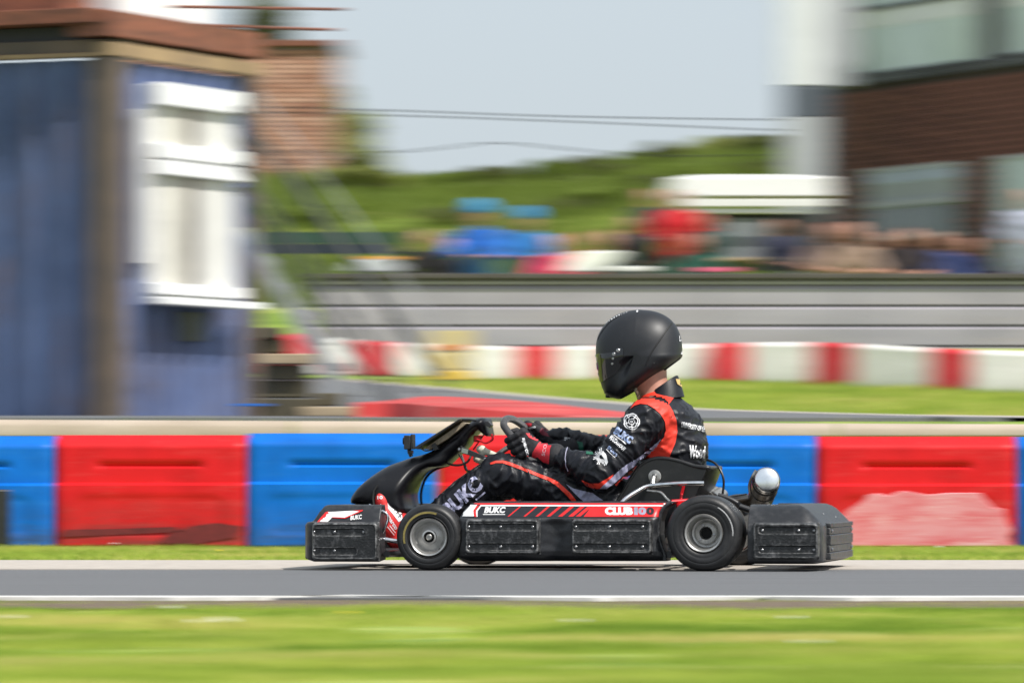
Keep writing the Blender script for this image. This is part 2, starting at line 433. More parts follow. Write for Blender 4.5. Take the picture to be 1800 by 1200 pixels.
# livery on the pod
bp = bvh_of(pod_g)
print_poly('pod_stripe', [(825, 884.5), (1172, 884.5), (1164, 896), (1160, 908), (808, 908), (815, 896)], m_blks, kart, bp, .0008, 5)
print_poly('pod_stripe', [(1026, 908), (1040, 889.5), (1169, 889.5), (1163, 898), (1160, 908)], m_red, kart, bp, .0016, 5)
print_poly('pod_stripe', [(828, 884.3), (1173, 884.3), (1171, 887.3), (845, 887.3)], m_red, kart, bp, .0016, 5)
print_poly('pod_stripe', [(845, 887.3), (1171, 887.3), (1169.5, 889.5), (846, 889.5), (839.5, 898), (839.5, 908), (837, 908), (837, 897)], m_wht, kart, bp, .0018, 4)
print_poly('pod_stripe', [(838, 888.3), (842.5, 888.3), (836, 897), (838, 908), (834, 908), (832, 897)], m_red, kart, bp, .0018, 4)
print_poly('pod_stripe', [(823, 887), (839, 887), (832, 897), (833, 907), (808.5, 907), (815, 895)], m_wht, kart, bp, .0016, 4)
for x0, wd in ((892, 3.2), (920, 4), (941, 5), (961, 6), (981, 7.5), (999, 8.5), (1012, 8)):
    print_poly('pod_stripe', [(x0, 907.5), (x0+21, 890), (x0+21+wd, 890), (x0+wd, 907.5)], m_red, kart, bp, .0016, 5)
print_text('BUKC', 870, 896, 38, 11, m_wht, kart, bp, bold=.045, shear=.25, lift=.0022)
print_poly('pod_stripe', [(849, 903.3), (888, 903.3), (888, 904.5), (849, 904.5)], m_wht, kart, bp, .0022, 5)
print_text('CLUB', 1088, 898, 49, 14, m_wht, kart, bp, bold=.075, lift=.0024)
print_text('1', 1118, 898, 6.5, 13.4, m_gry, kart, bp, bold=.06, lift=.0024)
print_text('0', 1129, 898, 14, 13.4, m_gry, kart, bp, bold=.06, lift=.0024)
print_text('0', 1143, 898, 14, 13.4, m_blks, kart, bp, bold=.06, lift=.0024)

# bumpers: a moulding swept along its plan line
def sweep(path, sec, closed=True):
    P = [Vector((a, b, 0)) for a, b in path]; rows = []
    for i, p in enumerate(P):
        t = (P[min(i+1, len(P)-1)]-P[max(i-1, 0)]).normalized(); n = Vector((-t.y, t.x, 0))    # inward = left of travel
        rows.append([p+n*s+Vector((0, 0, z)) for s, z in sec])
    g = G(); m = len(sec); vs = [q for r in rows for q in r]; fs = []
    for i in range(len(rows)-1):
        for k in range(m):
            fs.append((i*m+k, i*m+(k+1) % m, (i+1)*m+(k+1) % m, (i+1)*m+k))
    fs += [tuple(range(m)), tuple((len(rows)-1)*m+k for k in range(m))[::-1]]
    return g.add(vs, fs)
zz = lambda py: CH+(HZ-py)*PX
def bumper(name, u_open, u_end, v0, v1, rc, sec):
    sg = 1 if u_end > u_open else -1; rows = []
    def ring(t):
        r = max(rc-t, 0.0); e = max(t-rc, 0.0); out = []
        c0 = (u_end-sg*(rc+e), v0+rc+e); c1 = (u_end-sg*(rc+e), v1-rc-e)
        for k in range(6): out.append((u_open+(c0[0]-u_open)*k/6, c0[1]-r))
        for k in range(9): q = math.pi/2*k/8; out.append((c0[0]+sg*r*math.sin(q), c0[1]-r*math.cos(q)))
        for k in range(1, 10): out.append((c0[0]+sg*r, c0[1]+(c1[1]-c0[1])*k/10))
        for k in range(9): q = math.pi/2*k/8; out.append((c1[0]+sg*r*math.cos(q), c1[1]+r*math.sin(q)))
        for k in range(1, 7): out.append((c1[0]+(u_open-c1[0])*k/6, c1[1]+r))
        return out
    R_ = [ring(a) for a, b in sec]; n = len(R_[0]); m = len(sec); vs = []; fs = []
    for i in range(n):
        for k in range(m): vs.append((R_[k][i][0], R_[k][i][1], sec[k][1]))
    for i in range(n-1):
        for k in range(m): fs.append((i*m+k, i*m+(k+1) % m, (i+1)*m+(k+1) % m, (i+1)*m+k))
    fs += [tuple(range(m)), tuple((n-1)*m+k for k in range(m))[::-1]]
    g = G().add(vs, fs); return g, weld(obj(name, g, m_plas, kart, bevel=.003, angle=30), 1e-4)
uf = K(539, 950, .07).x; un = K(667, 950, .03).x
fsec = [(.03, zz(988)), (.006, zz(984)), (0, zz(978)), (0, zz(922)), (.006, zz(918)), (.026, zz(916.5)), (.036, zz(911)), (.052, zz(899)), (.066, zz(890)), (.076, zz(887.5)), (.14, zz(887)), (.155, zz(900)), (.155, zz(985))]
fb_g, fb = bumper('front_bumper', un, uf, .008, 1.22, .05, fsec)
rub_plate(547, 917, 664, 985, [(549, 928, 641, 941.5), (549, 962, 627, 975)], PB((552, 588, 639), (934.5, 967.5)), -.012, kart, th=.026)
g = G(); g.box((uf-.012, .10, zz(984)), (uf+.01, .60, zz(921)))
obj('rub_plate', g, m_plas, kart, bevel=.006)
bf = bvh_of(fb_g)
print_poly('bumper_sticker', [(572, 900), (577, 898.5), (581, 900.5), (560, 919), (556, 919), (565, 908)], m_red, kart, bf, .0016, 3)
print_poly('bumper_sticker', [(577, 899.5), (637, 896.5), (607, 909.5), (584, 908.5), (580, 913), (576, 917), (561, 917), (572, 907)], m_wht, kart, bf, .0016, 3)
print_poly('bumper_sticker', [(620, 897.3), (637.5, 896), (638, 897.5), (607, 911), (584, 909.7), (584, 908.5), (606, 909.3), (632, 898.3)], m_red, kart, bf, .0022, 3)
print_text('BUKC', 626, 909, 21, 8, m_wht, kart, bf, bold=.03, shear=.25, ang=-6, lift=.0022)

ur = K(1448, 950, .08).x; u0 = K(1315, 950, .03).x
rsec = [(.03, zz(990)), (.006, zz(986)), (0, zz(979)), (0, zz(925)), (.003, zz(921)), (.014, zz(915)), (.034, zz(905)), (.054, zz(896)), (.074, zz(890)), (.095, zz(886.5)), (.15, zz(886)), (.17, zz(900)), (.17, zz(987))]
rb_g, rb = bumper('rear_bumper', u0, ur, .008, 1.19, .078, rsec)
rub_plate(1322, 918, 1439, 983, [(1333, 925, 1435, 938.5), (1333, 958, 1435, 972)], PB((1340, 1404, 1431), (932, 966)), -.012, kart, th=.026)
g = G()
for z0, z1, dx in ((984, 971, .014), (971, 958, .010), (958, 940, .014), (940, 927, .010), (927, 919, .014)):
    g.box((ur-.01, .20, zz(z0)+.0005), (ur+dx, 1.06, zz(z1)))
obj('rub_plate', g, m_plas, kart, bevel=.003)
for v in (.26, 1.02):
    for py in (933, 965): obj('bolt', G().lathe((ur+.012, v, zz(py)), [(-.004, .007), (.002, .007), (.005, .004), (.006, 0)], 12, axis=(1, 0, 0)), m_bolt, kart)
br = bvh_of(rb_g)
print_poly('bumper_sticker', [(1437, 893), (1453, 892), (1470, 909), (1455, 911)], m_wht, kart, br, .0016, 3)

# wheels
def wheel(cx, cy, r, v0, wd, rim_r, front, far=False):
    c = K(cx, cy, v0) if not far else Vector(cx); s = r; c = Vector((c.x, c.y, r))
    e = wd
    root = obj('wheel', G().lathe(c, [(.010, rim_r*1.04), (.002, rim_r*1.10), (-.003, s*.62), (-.0015, s*.645), (-.004, s*.67), (-.006, s*.78), (-.0042, s*.80), (-.0058, s*.82), (-.001, s*.90), (.008, s*.965), (.022, s*.992), (.04, s), (e-.04, s), (e-.022, s*.992), (e-.008, s*.965), (e, s*.88), (e+.004, s*.72), (e-.006, rim_r*1.02), (.010, rim_r*1.04)], 80), m_rub, kart, angle=60)
    R_ = rim_r
    if front:
        prof = [(.030, R_*1.03), (.004, R_*1.05), (-.001, R_*1.00), (.002, R_*.93), (.012, R_*.87), (.030, R_*.80), (.036, R_*.70), (.030, R_*.50), (.026, R_*.40), (.014, R_*.385), (.012, R_*.30), (.026, R_*.27), (.05, R_*.26)]
    else:
        prof = [(.030, R_*1.03), (.004, R_*1.05), (-.001, R_*1.0), (.002, R_*.92), (.016, R_*.88), (.060, R_*.80), (.085, R_*.76), (.090, R_*.60), (.078, R_*.56), (.074, R_*.36), (.080, R_*.31), (.12, R_*.30)]
    rim = obj('rim', G().lathe(c, prof, 72), m_rim, root, angle=30)
    obj('hub', G().lathe(c, [(.034 if front else .10, R_*.32), (.032 if front else .098, R_*.02), (.032 if front else .098, 0)], 32), m_hole, root)
    if front:
        obj('hub_bolt', G().lathe(c, [(.03, .011), (.012, .011), (.010, .009), (.010, .005), (.014, .004), (.014, 0)], 24), m_steel, root)
    else:
        for k in range(3):
            q = R(90+120*k+20); cc = c+Vector((math.cos(q)*R_*.46, .074, math.sin(q)*R_*.46))
            obj('rim_bolt', G().lathe(cc, [(.004, .005), (-.004, .005), (-.005, .003), (-.005, 0)], 10), m_bolt, root)
    obj('valve', G().tube([c+Vector((R_*.55, .03 if front else .07, -R_*.62)), c+Vector((R_*.57, .012 if front else .05, -R_*.66))], .003, 8), m_dark, root)
    return root, c
zf = .123; zr = .139
wf, cf = wheel(753, 944.0, zf, -.002, .125, .068, True)
wr, cr = wheel(1236.5, 939, zr, -.012, .205, .068, False)
for (w_, c_, rr) in ((wf, cf, zf), (wr, cr, zr)): pass
def ring_print(c, r0, r1, a0, a1, m, parent, v=-.0078):
    n = 40; a = []; b = []
    for k in range(n+1):
        q = R(a0+(a1-a0)*k/n); a.append(c+Vector((math.cos(q)*r0, v, math.sin(q)*r0))); b.append(c+Vector((math.cos(q)*r1, v+.0005, math.sin(q)*r1)))
    obj('tyre_print', G().grid([b, a]), m, parent)
ring_print(cf, zf*.705, zf*.765, 70, 195, m_yel, wf, -.0068)
ring_print(cr, zr*.77, zr*.795, -5, 60, m_tyw, wr, -.0068)
# lettering moulded on the sidewall, chevrons of faded paint
wheel((cf.x, 1.09, zf), 0, zf, 0, .125, .068, True, far=True)
wheel((cr.x, 1.10, zr), 0, zr, 0, .205, .068, False, far=True)
obj('rear_axle', G().tube([(cr.x, .09, cr.z), (cr.x, 1.22, cr.z)], .018, 20), m_steel, kart)
obj('brake_disc', G().lathe((cr.x, .34, cr.z), [(0, .03), (0, .09), (.006, .09), (.006, .03)], 40), m_steel, kart)
obj('sprocket', G().lathe((cr.x, .95, cr.z), [(0, .03), (0, .085), (.005, .085), (.005, .03)], 40), m_steel, kart)

# frame
fr = G()
for v in (.34, .90):
    fr.tube(arc([(K(668, 955, v).x, v, .065), (K(760, 960, v).x, v, .06), (K(1000, 960, v).x, v, .055), (K(1180, 960, v).x, v, .06), (cr.x, v, .095), (K(1300, 950, v).x, v, .09)], 4), .015, 10)
for px in (700, 1000, 1190): fr.tube([(K(px, 950, .3).x, .06, .06), (K(px, 950, .3).x, 1.20, .06)], .013, 10)
obj('chassis_frame', fr, m_dark, kart)
obj('floor_tray', G().box((K(662, 0, .3).x, .30, .045), (K(1100, 0, .3).x, .94, .051)), m_dark, kart)
obj('steering_arm', G().tube([(cf.x, .12, cf.z), (cf.x+.02, .34, cf.z), (cf.x+.03, .62, .10), (cf.x+.02, .90, cf.z), (cf.x, 1.1, cf.z)], .010, 10), m_steel, kart)
# chromed bumper stays in front of the near wheel
obj('bumper_stay', G().tube(arc([K(650, 887.5, .16), K(660, 892, .10), K(672, 898, .09), K(680, 903, .09), K(681.5, 913, .09), K(677, 926, .09), K(669, 941, .12)], 5), .0052, 10), m_chr, kart)
obj('bumper_stay', G().tube([K(655, 945, .14), K(670, 946.5, .14), K(704, 952, .16)], .0085, 12), m_chr, kart)
obj('brake_pedal', G().tube([K(664, 868, .50), K(672, 900, .50), K(684, 960, .50)], .007, 8).tube([K(664, 868, .45), K(664, 868, .56)], .006, 8), m_steel, kart)

# nose fairing
def shell(name, pts, m, bev, parent=kart, seg=3):     # pts: px, py, reference v, near v, far v
    a = []; b = []
    for px, py, vr, v0, v1 in pts:
        p = K(px, py, vr); a.append((p.x, v0, p.z)); b.append((p.x, v1, p.z))
    return obj(name, G().prism(a, b), m, parent, bevel=bev, bseg=seg, fix=True)
N0, N1 = .49, .75
nose = [(615, 884, .42, .40, .84), (614.5, 877, .42, .39, .85), (619, 868, .42, .39, .85), (631, 853, .42, .40, .84), (648, 838, .43, .42, .82), (675, 820, .45, .44, .80), (700, 810.5, .47, .46, .78), (722, 803, .48, .47, .77), (742, 798, .49, N0, N1), (757, 791, .49, N0, N1), (783, 774, .49, N0, N1), (811, 752.5, .49, N0, N1), (826, 740, .49, N0, N1),
        (833, 735.5, .49, N0, N1), (846, 734, .49, N0, N1), (855, 739.5, .55, N0, N1), (860, 751, .6, N0, N1), (866, 765, .65, N0, N1), (861, 766, .65, N0, N1), (850, 757, .65, N0, N1), (842, 757, .6, N0, N1), (831, 768, .6, N0, N1), (824, 781, .6, N0, N1), (812, 793, .6, N0, N1), (798, 805, .6, N0, N1), (785, 818.5, .65, N0, N1),
        (768, 821, .70, N0, N1), (755, 829, .74, N0, .77), (746, 841, .76, .46, .79), (740, 855, .78, .44, .82), (737, 869, .80, .42, .83), (739, 886, .80, .41, .84), (741, 900, .8, .41, .84), (690, 902, .6, .41, .84), (645, 890, .45, .40, .84)]
def pillow(name, pts, v0f, v1f, m, parent, dome=.030, Rr=9.0, step=4.0):
    P = [Vector((p[0], p[1], p[2]*1000)) for p in pts]; D = arc(P+[P[0]], 3)[:-1]; poly = [(q.x, q.y) for q in D]; vrs = [q.z/1000 for q in D]
    vs, fs = fill(poly, step); near = []; far = []; nb = 0; edge = set()
    def dist(p):
        b = 1e9
        for i in range(len(poly)):
            a = Vector(poly[i]); c = Vector(poly[(i+1) % len(poly)]); t = max(0, min(1, (p-a).dot(c-a)/((c-a).length_squared+1e-9))); b = min(b, (p-a-(c-a)*t).length)
        return b
    for p in vs:
        ws = [1/((p.x-a[0])**2+(p.y-a[1])**2+1)**1.5 for a in poly]; vr = sum(w_*v for w_, v in zip(ws, vrs))/sum(ws)
        d = min(1.0, dist(p)/Rr); e = dome*(1-math.sqrt(max(0, 1-(1-d)**2))); q = K(p.x, p.y, vr)
        near.append((q.x, v0f(p.x, p.y)+e, q.z)); far.append((q.x, v1f(p.x, p.y)-e, q.z))
    cnt = {}
    for f in fs:
        for a, b in zip(f, f[1:]+f[:1]): cnt[(a, b)] = 1
    n = len(vs); F_ = [tuple(f) for f in fs]+[tuple(i+n for i in f[::-1]) for f in fs]+[(b, a, a+n, b+n) for (a, b) in cnt if (b, a) not in cnt]
    return obj(name, (near+far, F_), m, parent, angle=None, fix=True)
fair = pillow('nose_fairing', nose, lambda x, y: .495-.095*sstep(795, 865, y), lambda x, y: .735+.08*sstep(795, 865, y), m_gloss, kart, dome=.045, Rr=17)
obj('fairing_rim', G().tube(arc([K(px, py, .74) for px, py in [(790, 817), (770, 822.5), (757, 830), (748, 841), (742.5, 855), (740, 870), (742, 890), (750, 912)]], 5), .005, 8), mat('worn fairing edge', (.035, .033, .022), .5), kart)
# number panel standing behind the fairing, its back toward the driver
shell('number_panel', [(736, 787, .55, .44, .84), (815, 737, .55, .44, .84), (819, 736.5, .55, .44, .84), (742, 789.5, .55, .44, .84)], m_blks, .001)
shell('panel_backing', [(760, 790, .55, .50, .80), (748, 789, .55, .50, .80), (817, 742, .55, .50, .80), (824, 744, .55, .50, .80), (792, 770, .55, .50, .80)], m_tan, .001)
shell('panel_bracket', [(758, 783, .49, .475, .77), (765, 778, .49, .475, .77), (772, 789, .49, .475, .77), (765, 792, .49, .475, .77)], m_dark, .001)
obj('panel_bracket', G().tube([K(812, 737, .47), K(826, 737.5, .47), K(838, 739, .47)], .004, 8), m_dark, kart)
shell('fairing_clip', [(854, 741, .5, .48, .52), (860, 740, .5, .48, .52), (866, 747, .5, .48, .52), (863, 751, .5, .48, .52), (856, 748, .5, .48, .52)], m_dark, .0015)
obj('fairing_clip', G().tube(arc([K(864, 763, .5), K(866, 771, .5), K(860, 776, .5), K(853, 778, .5), (K(846, 775, .5)), K(838, 772, .5)], 4), .0045, 8), m_red2, kart)
# steering column, brackets, bottle, hoses
obj('steering_column', G().tube([K(742, 905, .62), K(800, 850, .62), K(905, 778, .62)], .010, 12), m_steel, kart)
shell('column_bracket', [(810, 783, .47, .462, .474), (823, 789, .47, .462, .474), (857, 803, .47, .462, .474), (856, 809, .47, .462, .474), (812, 796, .47, .462, .474)], m_dark, .001)
shell('column_bracket', [(812, 787, .46, .456, .461), (823, 790, .46, .456, .461), (822, 798, .46, .456, .461), (811, 795, .46, .456, .461)], mat('green grey plate', (.22, .26, .22), .5), .0008)
obj('bracket_bolt', G().lathe(K(808, 789.5, .475), [(.004, .008), (-.006, .008), (-.010, .005), (-.011, 0)], 16), m_bolt, kart)
obj('bracket_bolt', G().lathe(K(853, 806, .455), [(.004, .005), (-.005, .005), (-.007, 0)], 12), m_bolt, kart)
f_ = Field(K(820, 830, .45)-Vector((.02, .02, .02)), K(885, 770, .66)+Vector((.03, .03, .03)), .004)
for a, b, r0, r1, vv in (((843, 789), (870, 800), 6.5, 5.5, .54), ((838, 806), (850, 812), 7, 6, .60), ((848, 788), (848, 796), 6, 6, .54)):
    f_.cap(K(*a, vv), r0*PX, K(*b, vv), r1*PX, .006)
V_, Q_ = f_.mesh(); obj('fluid_bottle', (V_, Q_), m_cream, kart)
hz = [[(783, 811, .55), (792, 816, .5), (808, 817, .48), (822, 811, .48), (828, 800, .5)], [(807, 798, .52), (815, 812, .5), (820, 826, .5), (836, 827, .5), (852, 823, .5)], [(812, 800, .52), (821, 826, .5), (822, 838, .52)], [(860, 750, .6), (846, 770, .58), (832, 790, .56)], [(740, 788, .6), (748, 792, .56), (760, 790, .52)]]
for k, h in enumerate(hz):
    obj('hose', G().tube(arc([K(*p) for p in h], 6), .0042 if k < 2 else .0028, 8), m_cable, kart)
obj('cable_tie', G().tube([K(819, 824, .5), K(825, 838, .5)], .003, 8), mat('yellow tie', (.6, .45, .02), .4), kart)
obj('panel_light', G().box(K(840, 770, .58)-Vector((.014, .02, .014)), K(840, 770, .58)+Vector((.014, .02, .010))), m_red2, kart, bevel=.004)

# steering wheel: open-topped D, tilted
wheel_pts = [K(919, 801, .475), K(910, 786, .47), K(901, 770, .468), K(891, 756, .470), K(885.5, 747, .475), K(887, 738.5, .495), K(894, 735.5, .53), K(902, 737, .58), K(911, 742, .66), K(919, 748, .73), K(926, 757, .768), K(934, 770, .775), K(941, 784, .77), K(946, 798, .74), K(941, 807, .66), K(930, 809, .56), K(922, 806, .50), K(919, 801, .475)]
m_grip = mat('steering wheel suede', (.045, .045, .05), .75, var=.3, scale=60, bump=.6, bscale=500, sheen=.3)
sw = obj('steering_wheel', G().tube(arc(wheel_pts, 7), .0136, 14), m_grip, kart)
cw = K(922, 780, .62)
for p in (K(904, 776, .47), K(936, 776, .775), K(936, 808, .62)): obj('wheel_spoke', G().tube([cw, p], .008, 8), m_dark, sw)
obj('wheel_boss', G().lathe(cw, [(-.012, 0), (-.012, .03), (.012, .03), (.012, 0)], 24, axis=(.8, 0, .6)), m_dark, sw)

# seat
seat_side = [(1082, 885), (1094, 868), (1104, 850), (1114, 834), (1124, 820), (1137, 811), (1152, 806), (1172, 806), (1196, 811), (1220, 820), (1243, 823), (1236, 842), (1224, 872), (1210, 905), (1190, 935), (1150, 955), (1085, 958), (1050, 945), (1048, 915), (1062, 899)]
m_seat = mat('black fibreglass seat', (.012, .012, .013), .3, scuff=(.09, .09, .09), sscale=20, samt=.25, bump=.15, bscale=300)
def seat_pt(p, v): q = K(p[0], p[1], .43); return (q.x, v, q.z)
g = G(); g.prism([seat_pt(p, .425) for p in seat_side], [seat_pt(p, .437) for p in seat_side])
g.prism([seat_pt(p, .803) for p in seat_side], [seat_pt(p, .815) for p in seat_side])
back = [(1243, 823), (1236, 842), (1224, 872), (1210, 905), (1190, 935), (1150, 955), (1085, 958), (1050, 945)]
rows = [[Vector(seat_pt(p, .43+.38*j/10))+Vector((.03*math.sin(math.pi*j/10), 0, 0)) for j in range(11)] for p in back]
g.grid(rows); g.grid([[q-Vector((.012, 0, -.004)) for q in r] for r in rows])
seat = obj('seat', g, m_seat, kart, bevel=.004)
rim_pts = [Vector(seat_pt(p, .431)) for p in [(1046, 925), (1050, 908), (1066, 899), (1082, 885), (1094, 868), (1104, 850), (1114, 834), (1124, 820), (1137, 811), (1152, 806), (1172, 806), (1196, 811), (1220, 819), (1243, 822)]]
rim_pts += [Vector(seat_pt((1246+6*math.sin(math.pi*k/6), 822), .45+.34*k/6)) for k in range(7)]
obj('seat_rim', G().tube(arc(rim_pts, 5), [.0085]*1 + [.0085]*(5*(len(rim_pts)-1))), m_seat, seat)
shell('seat_lip', [(1215, 815, .5, .44, .80), (1240, 819, .5, .44, .80), (1253, 824, .5, .44, .80), (1249, 828, .5, .44, .80), (1238, 829, .5, .44, .80), (1215, 824, .5, .44, .80)], m_seat, .005, seat)
c_ = K(1151, 837, .42)
obj('seat_washer', G().lathe(c_, [(0, .0245), (-.004, .024), (-.005, .022), (-.005, .010), (-.012, .009), (-.013, 0)], 32), m_steel, kart)
obj('seat_bolt', G().lathe(c_, [(0, .010), (-.014, .010), (-.019, .006), (-.020, 0)], 12), m_bolt, kart)
obj('seat_bracket', G().tube([K(1149, 838, .40), K(1147, 849, .39), K(1149, 857, .38)], .010, 8), m_steel, kart)
obj('side_rail', G().tube(arc([K(px, py, vv) for px, py, vv in [(1085, 892, .28), (1100, 876, .30), (1120, 863, .33), (1134, 855.5, .35), (1150, 852.5, .36), (1185, 850, .36), (1215, 849, .37), (1237, 849, .38)]], 5), .0088, 12), m_chr, kart)
obj('side_rail', G().tube(arc([K(px, py, vv) for px, py, vv in [(1138, 862, .30), (1150, 863.5, .28), (1162, 865.5, .26), (1172, 876, .24), (1182, 885, .22)]], 4), .0045, 10), m_steel, kart)
obj('seat_stay', G().tube([K(1202, 852, .40), K(1198, 868, .40), K(1196, 890, .36)], .006, 8), m_red2, kart)
obj('brake_rod', G().tube([K(1180, 882, .2), K(1210, 880, .24)], .009, 12), m_red2, kart)
obj('brake_caliper', G().box(K(1188, 906, .2), K(1215, 884, .28)), m_red2, kart, bevel=.006)
# engine, pipe and silencer on the far side
e0 = K(1262, 900, .86)
eng = obj('engine', G().box((e0.x-.085, .84, .10), (e0.x+.085, 1.04, .20)), mat('cast alloy', (.30, .29, .27), .5, metal=.6, var=.4, scale=30, bump=.5), kart, bevel=.01)
for k in range(4):
    z = .202+.012*k; wd = .060-.002*k
    obj('cooling_fin', G().box((e0.x-wd-.02, .86, z), (e0.x+wd-.02, 1.02, z+.006)), m_steel, eng, bevel=.0015)
for k in range(5):
    c = K(1222+9*k, 866+2*k, .62); obj('cooling_fin', G().lathe(c, [(-.05, 0), (-.05, .030), (.05, .030), (.05, 0)], 20, axis=(.2, 1, .2)).lathe(c+Vector((.009, 0, 0)), [(-.05, 0), (-.05, .024), (.05, .024), (.05, 0)], 20, axis=(.2, 1, .2)), m_steel, eng)
obj('oil_catch_tank', G().tube([K(1236, 852, .7), K(1240, 868, .7)], .02, 16), m_steel, kart)
mc = K(1348, 843, .42); md = K(1338, 872, .86)
ax = (Vector(md)-Vector(mc)).normalized(); L_ = (md-mc).length
muf = obj('silencer', G().lathe(mc, [(.012, .049), (L_*.5, .050), (L_, .050), (L_+.01, .03), (L_+.01, 0)], 48, axis=ax), mat('heat stained steel', (.045, .035, .028), .3, metal=.6, var=.5, scale=15, col2=(.12, .09, .06)), kart)
obj('silencer_cap', G().lathe(mc, [(-.006, 0), (-.005, .038), (-.001, .044), (.004, .0465), (.014, .0475), (.018, .0505), (.022, .0505)], 48, axis=ax), mat('polished steel cap', (.88, .90, .92), .26, metal=1, var=.12, scale=30), muf)
obj('silencer_clamp', G().lathe(mc, [(.06, .050), (.06, .0525), (.075, .0525), (.075, .050)], 48, axis=ax), m_dark, muf)
obj('silencer_clamp', G().lathe(mc, [(.22, .050), (.22, .0525), (.235, .0525), (.235, .050)], 48, axis=ax), m_dark, muf)
obj('exhaust_pipe', G().tube(arc([md, K(1322, 880, .9), K(1300, 884, .92), K(1280, 886, .92)], 5), .018, 14), mat('heat stained steel', (.1, .1, .1)), kart)
obj('silencer_strap', G().tube(arc([K(1329, 826, .44), K(1322, 838, .44), K(1317, 852, .46), K(1318, 864, .5)], 4), .005, 8), m_steel, muf)
obj('hose', G().tube(arc([K(1243, 808, .6), K(1254, 812, .58), (K(1264, 822, .56)), K(1271, 838, .55), K(1272, 854, .55), K(1269, 874, .55)], 6), .0045, 8), m_cable, kart)
obj('hose', G().tube(arc([K(1283, 873, .6), K(1300, 870, .7), K(1312, 868, .8)], 4), .003, 8), m_cable, kart)
obj('chain_guard', G().tube(arc([K(1262, 870, .5), K(1285, 878, .5), K(1303, 890, .5), K(1312, 905, .5)], 4), .010, 10), m_dark, kart)
obj('bumper_stay', G().tube([K(1300, 890, .30), K(1318, 896, .30), K(1330, 900, .30)], .012, 10), m_dark, kart)
obj('bumper_stay', G().tube([K(1300, 935, .30), K(1330, 935, .30)], .012, 10), m_dark, kart)
obj('hose', G().tube(arc([K(1316, 944, .26), K(1318, 953, .26), K(1312, 962, .28), K(1305, 966, .3)], 4), .003, 8), mat('pink brown hose', (.4, .2, .15), .5), kart)

# small action camera on the nose
ac0 = K(722, 800, .52)
acam = empty('action_camera', KROOT @ ac0, 'small black action camera clamped on the kart nose', 'camera', rot=-TH, off=tuple(ac0))
c1 = K(719, 777, .52)
obj('camera_body', G().box(c1+Vector((-.015, -.03, -.027)), c1+Vector((.010, .03, .026))), m_dark, acam, bevel=.003)
obj('camera_lens', G().lathe(c1+Vector((-.014, .008, .005)), [(0, .014), (-.010, .013), (-.010, .009), (-.006, .008), (-.006, 0)], 24, axis=(1, 0, 0)), m_gloss, acam)
obj('camera_frame', G().box(c1+Vector((.011, -.028, -.026)), c1+Vector((.020, .028, .030))), m_cable, acam, bevel=.002)
obj('camera_mount', G().tube([K(719, 789, .52), K(720, 794, .52), K(723, 802, .52)], .008, 10).box(K(716, 797, .50), K(727, 791, .54)), m_cable, acam, bevel=.0015)
# ================================================================== DRIVER
m_suit = mat('black race suit cloth', (.0065, .007, .011), .43, var=.3, scale=14, bump=.4, bscale=260, spec=.38)
m_sred = mat('red race suit cloth', (.78, .042, .020), .55, var=.18, scale=14, bump=.5, bscale=260)
m_ssil = mat('lilac silver suit cloth', (.40, .40, .56), .45, var=.22, scale=40, bump=.5, bscale=260)
m_thr = mat('white embroidery', (.74, .74, .76), .6)
m_thb = mat('pale blue embroidery', (.20, .30, .55), .6, var=.4, scale=80, col2=(.5, .55, .7))
m_skin = mat('skin', (.50, .24, .17), .5, var=.12, scale=30)
m_helm = mat('matt black helmet shell', (.009, .010, .013), .47, var=.15, scale=6, scuff=(.05, .05, .055), sscale=40, samt=.12)
m_visor = mat('dark visor', (.006, .006, .007), .06, coat=.6)
m_gold = mat('gold mirrored visor edge', (.085, .080, .055), .14, metal=.6)
m_glb = mat('black glove knit', (.014, .0135, .017), .72, var=.25, scale=50, bump=.7, bscale=500)
m_glr = mat('red glove panel', (.62, .02, .035), .6, var=.15, scale=50, bump=.5, bscale=500)
m_glm = mat('maroon glove panel', (.16, .012, .03), .6, var=.2, scale=50)
m_shoe = mat('red suede shoe', (.66, .022, .020), .55, var=.15, scale=30, bump=.4, bscale=300)
m_sole = mat('dark rubber sole', (.02, .02, .02), .7)
m_grn = mat('dark green badge', (.008, .10, .06), .6)
P0 = Vector((K(1150, 900, .62).x, .62, .10))
def cpt(p): return np.array(K(*p))
BK = dict(
    pel=(1150, 893, .62), bel=(1172, 850, .62), che=(1182, 790, .62), upc=(1177, 738, .62), nek=(1158, 700, .62), hed=(1128, 640, .62),
    shn=(1138, 738, .455), eln=(1058, 832, .375), wrn=(966, 797, .452), shf=(1160, 733, .79), elf=(1095, 806, .90), wrf=(985, 766, .79),
    hpn=(1122, 897, .535), knn=(880, 832, .445), ann=(742, 926, .43), hpf=(1122, 897, .705), knf=(893, 838, .82), anf=(752, 920, .80))
B_ = {k: cpt(v) for k, v in BK.items()}
fd = Field(K(648, 1000, .20)-Vector((0, .02, 0)), K(1275, 575, 1.05)+Vector((0, .05, 0)), .0062)
fd.ell(B_['pel'], (.150, .175, .10), 0, .04)
fd.ell(B_['bel'], (.135, .165, .13), 0, .05)
fd.ell(B_['che'], (.132, .172, .135), 0, .05)
fd.ell(B_['upc'], (.120, .178, .088), R(-20), .045)
fd.cap(B_['shn'], .072, B_['shf'], .072, .05)
fd.cap(cpt((1163, 712, .62)), .070, cpt((1152, 688, .62)), .056, .03)
fd.cap(cpt((1156, 702, .62)), .056, cpt((1146, 668, .62)), .053, .01)
fd.ell(B_['hed'], (.092, .078, .112), R(20), .02)
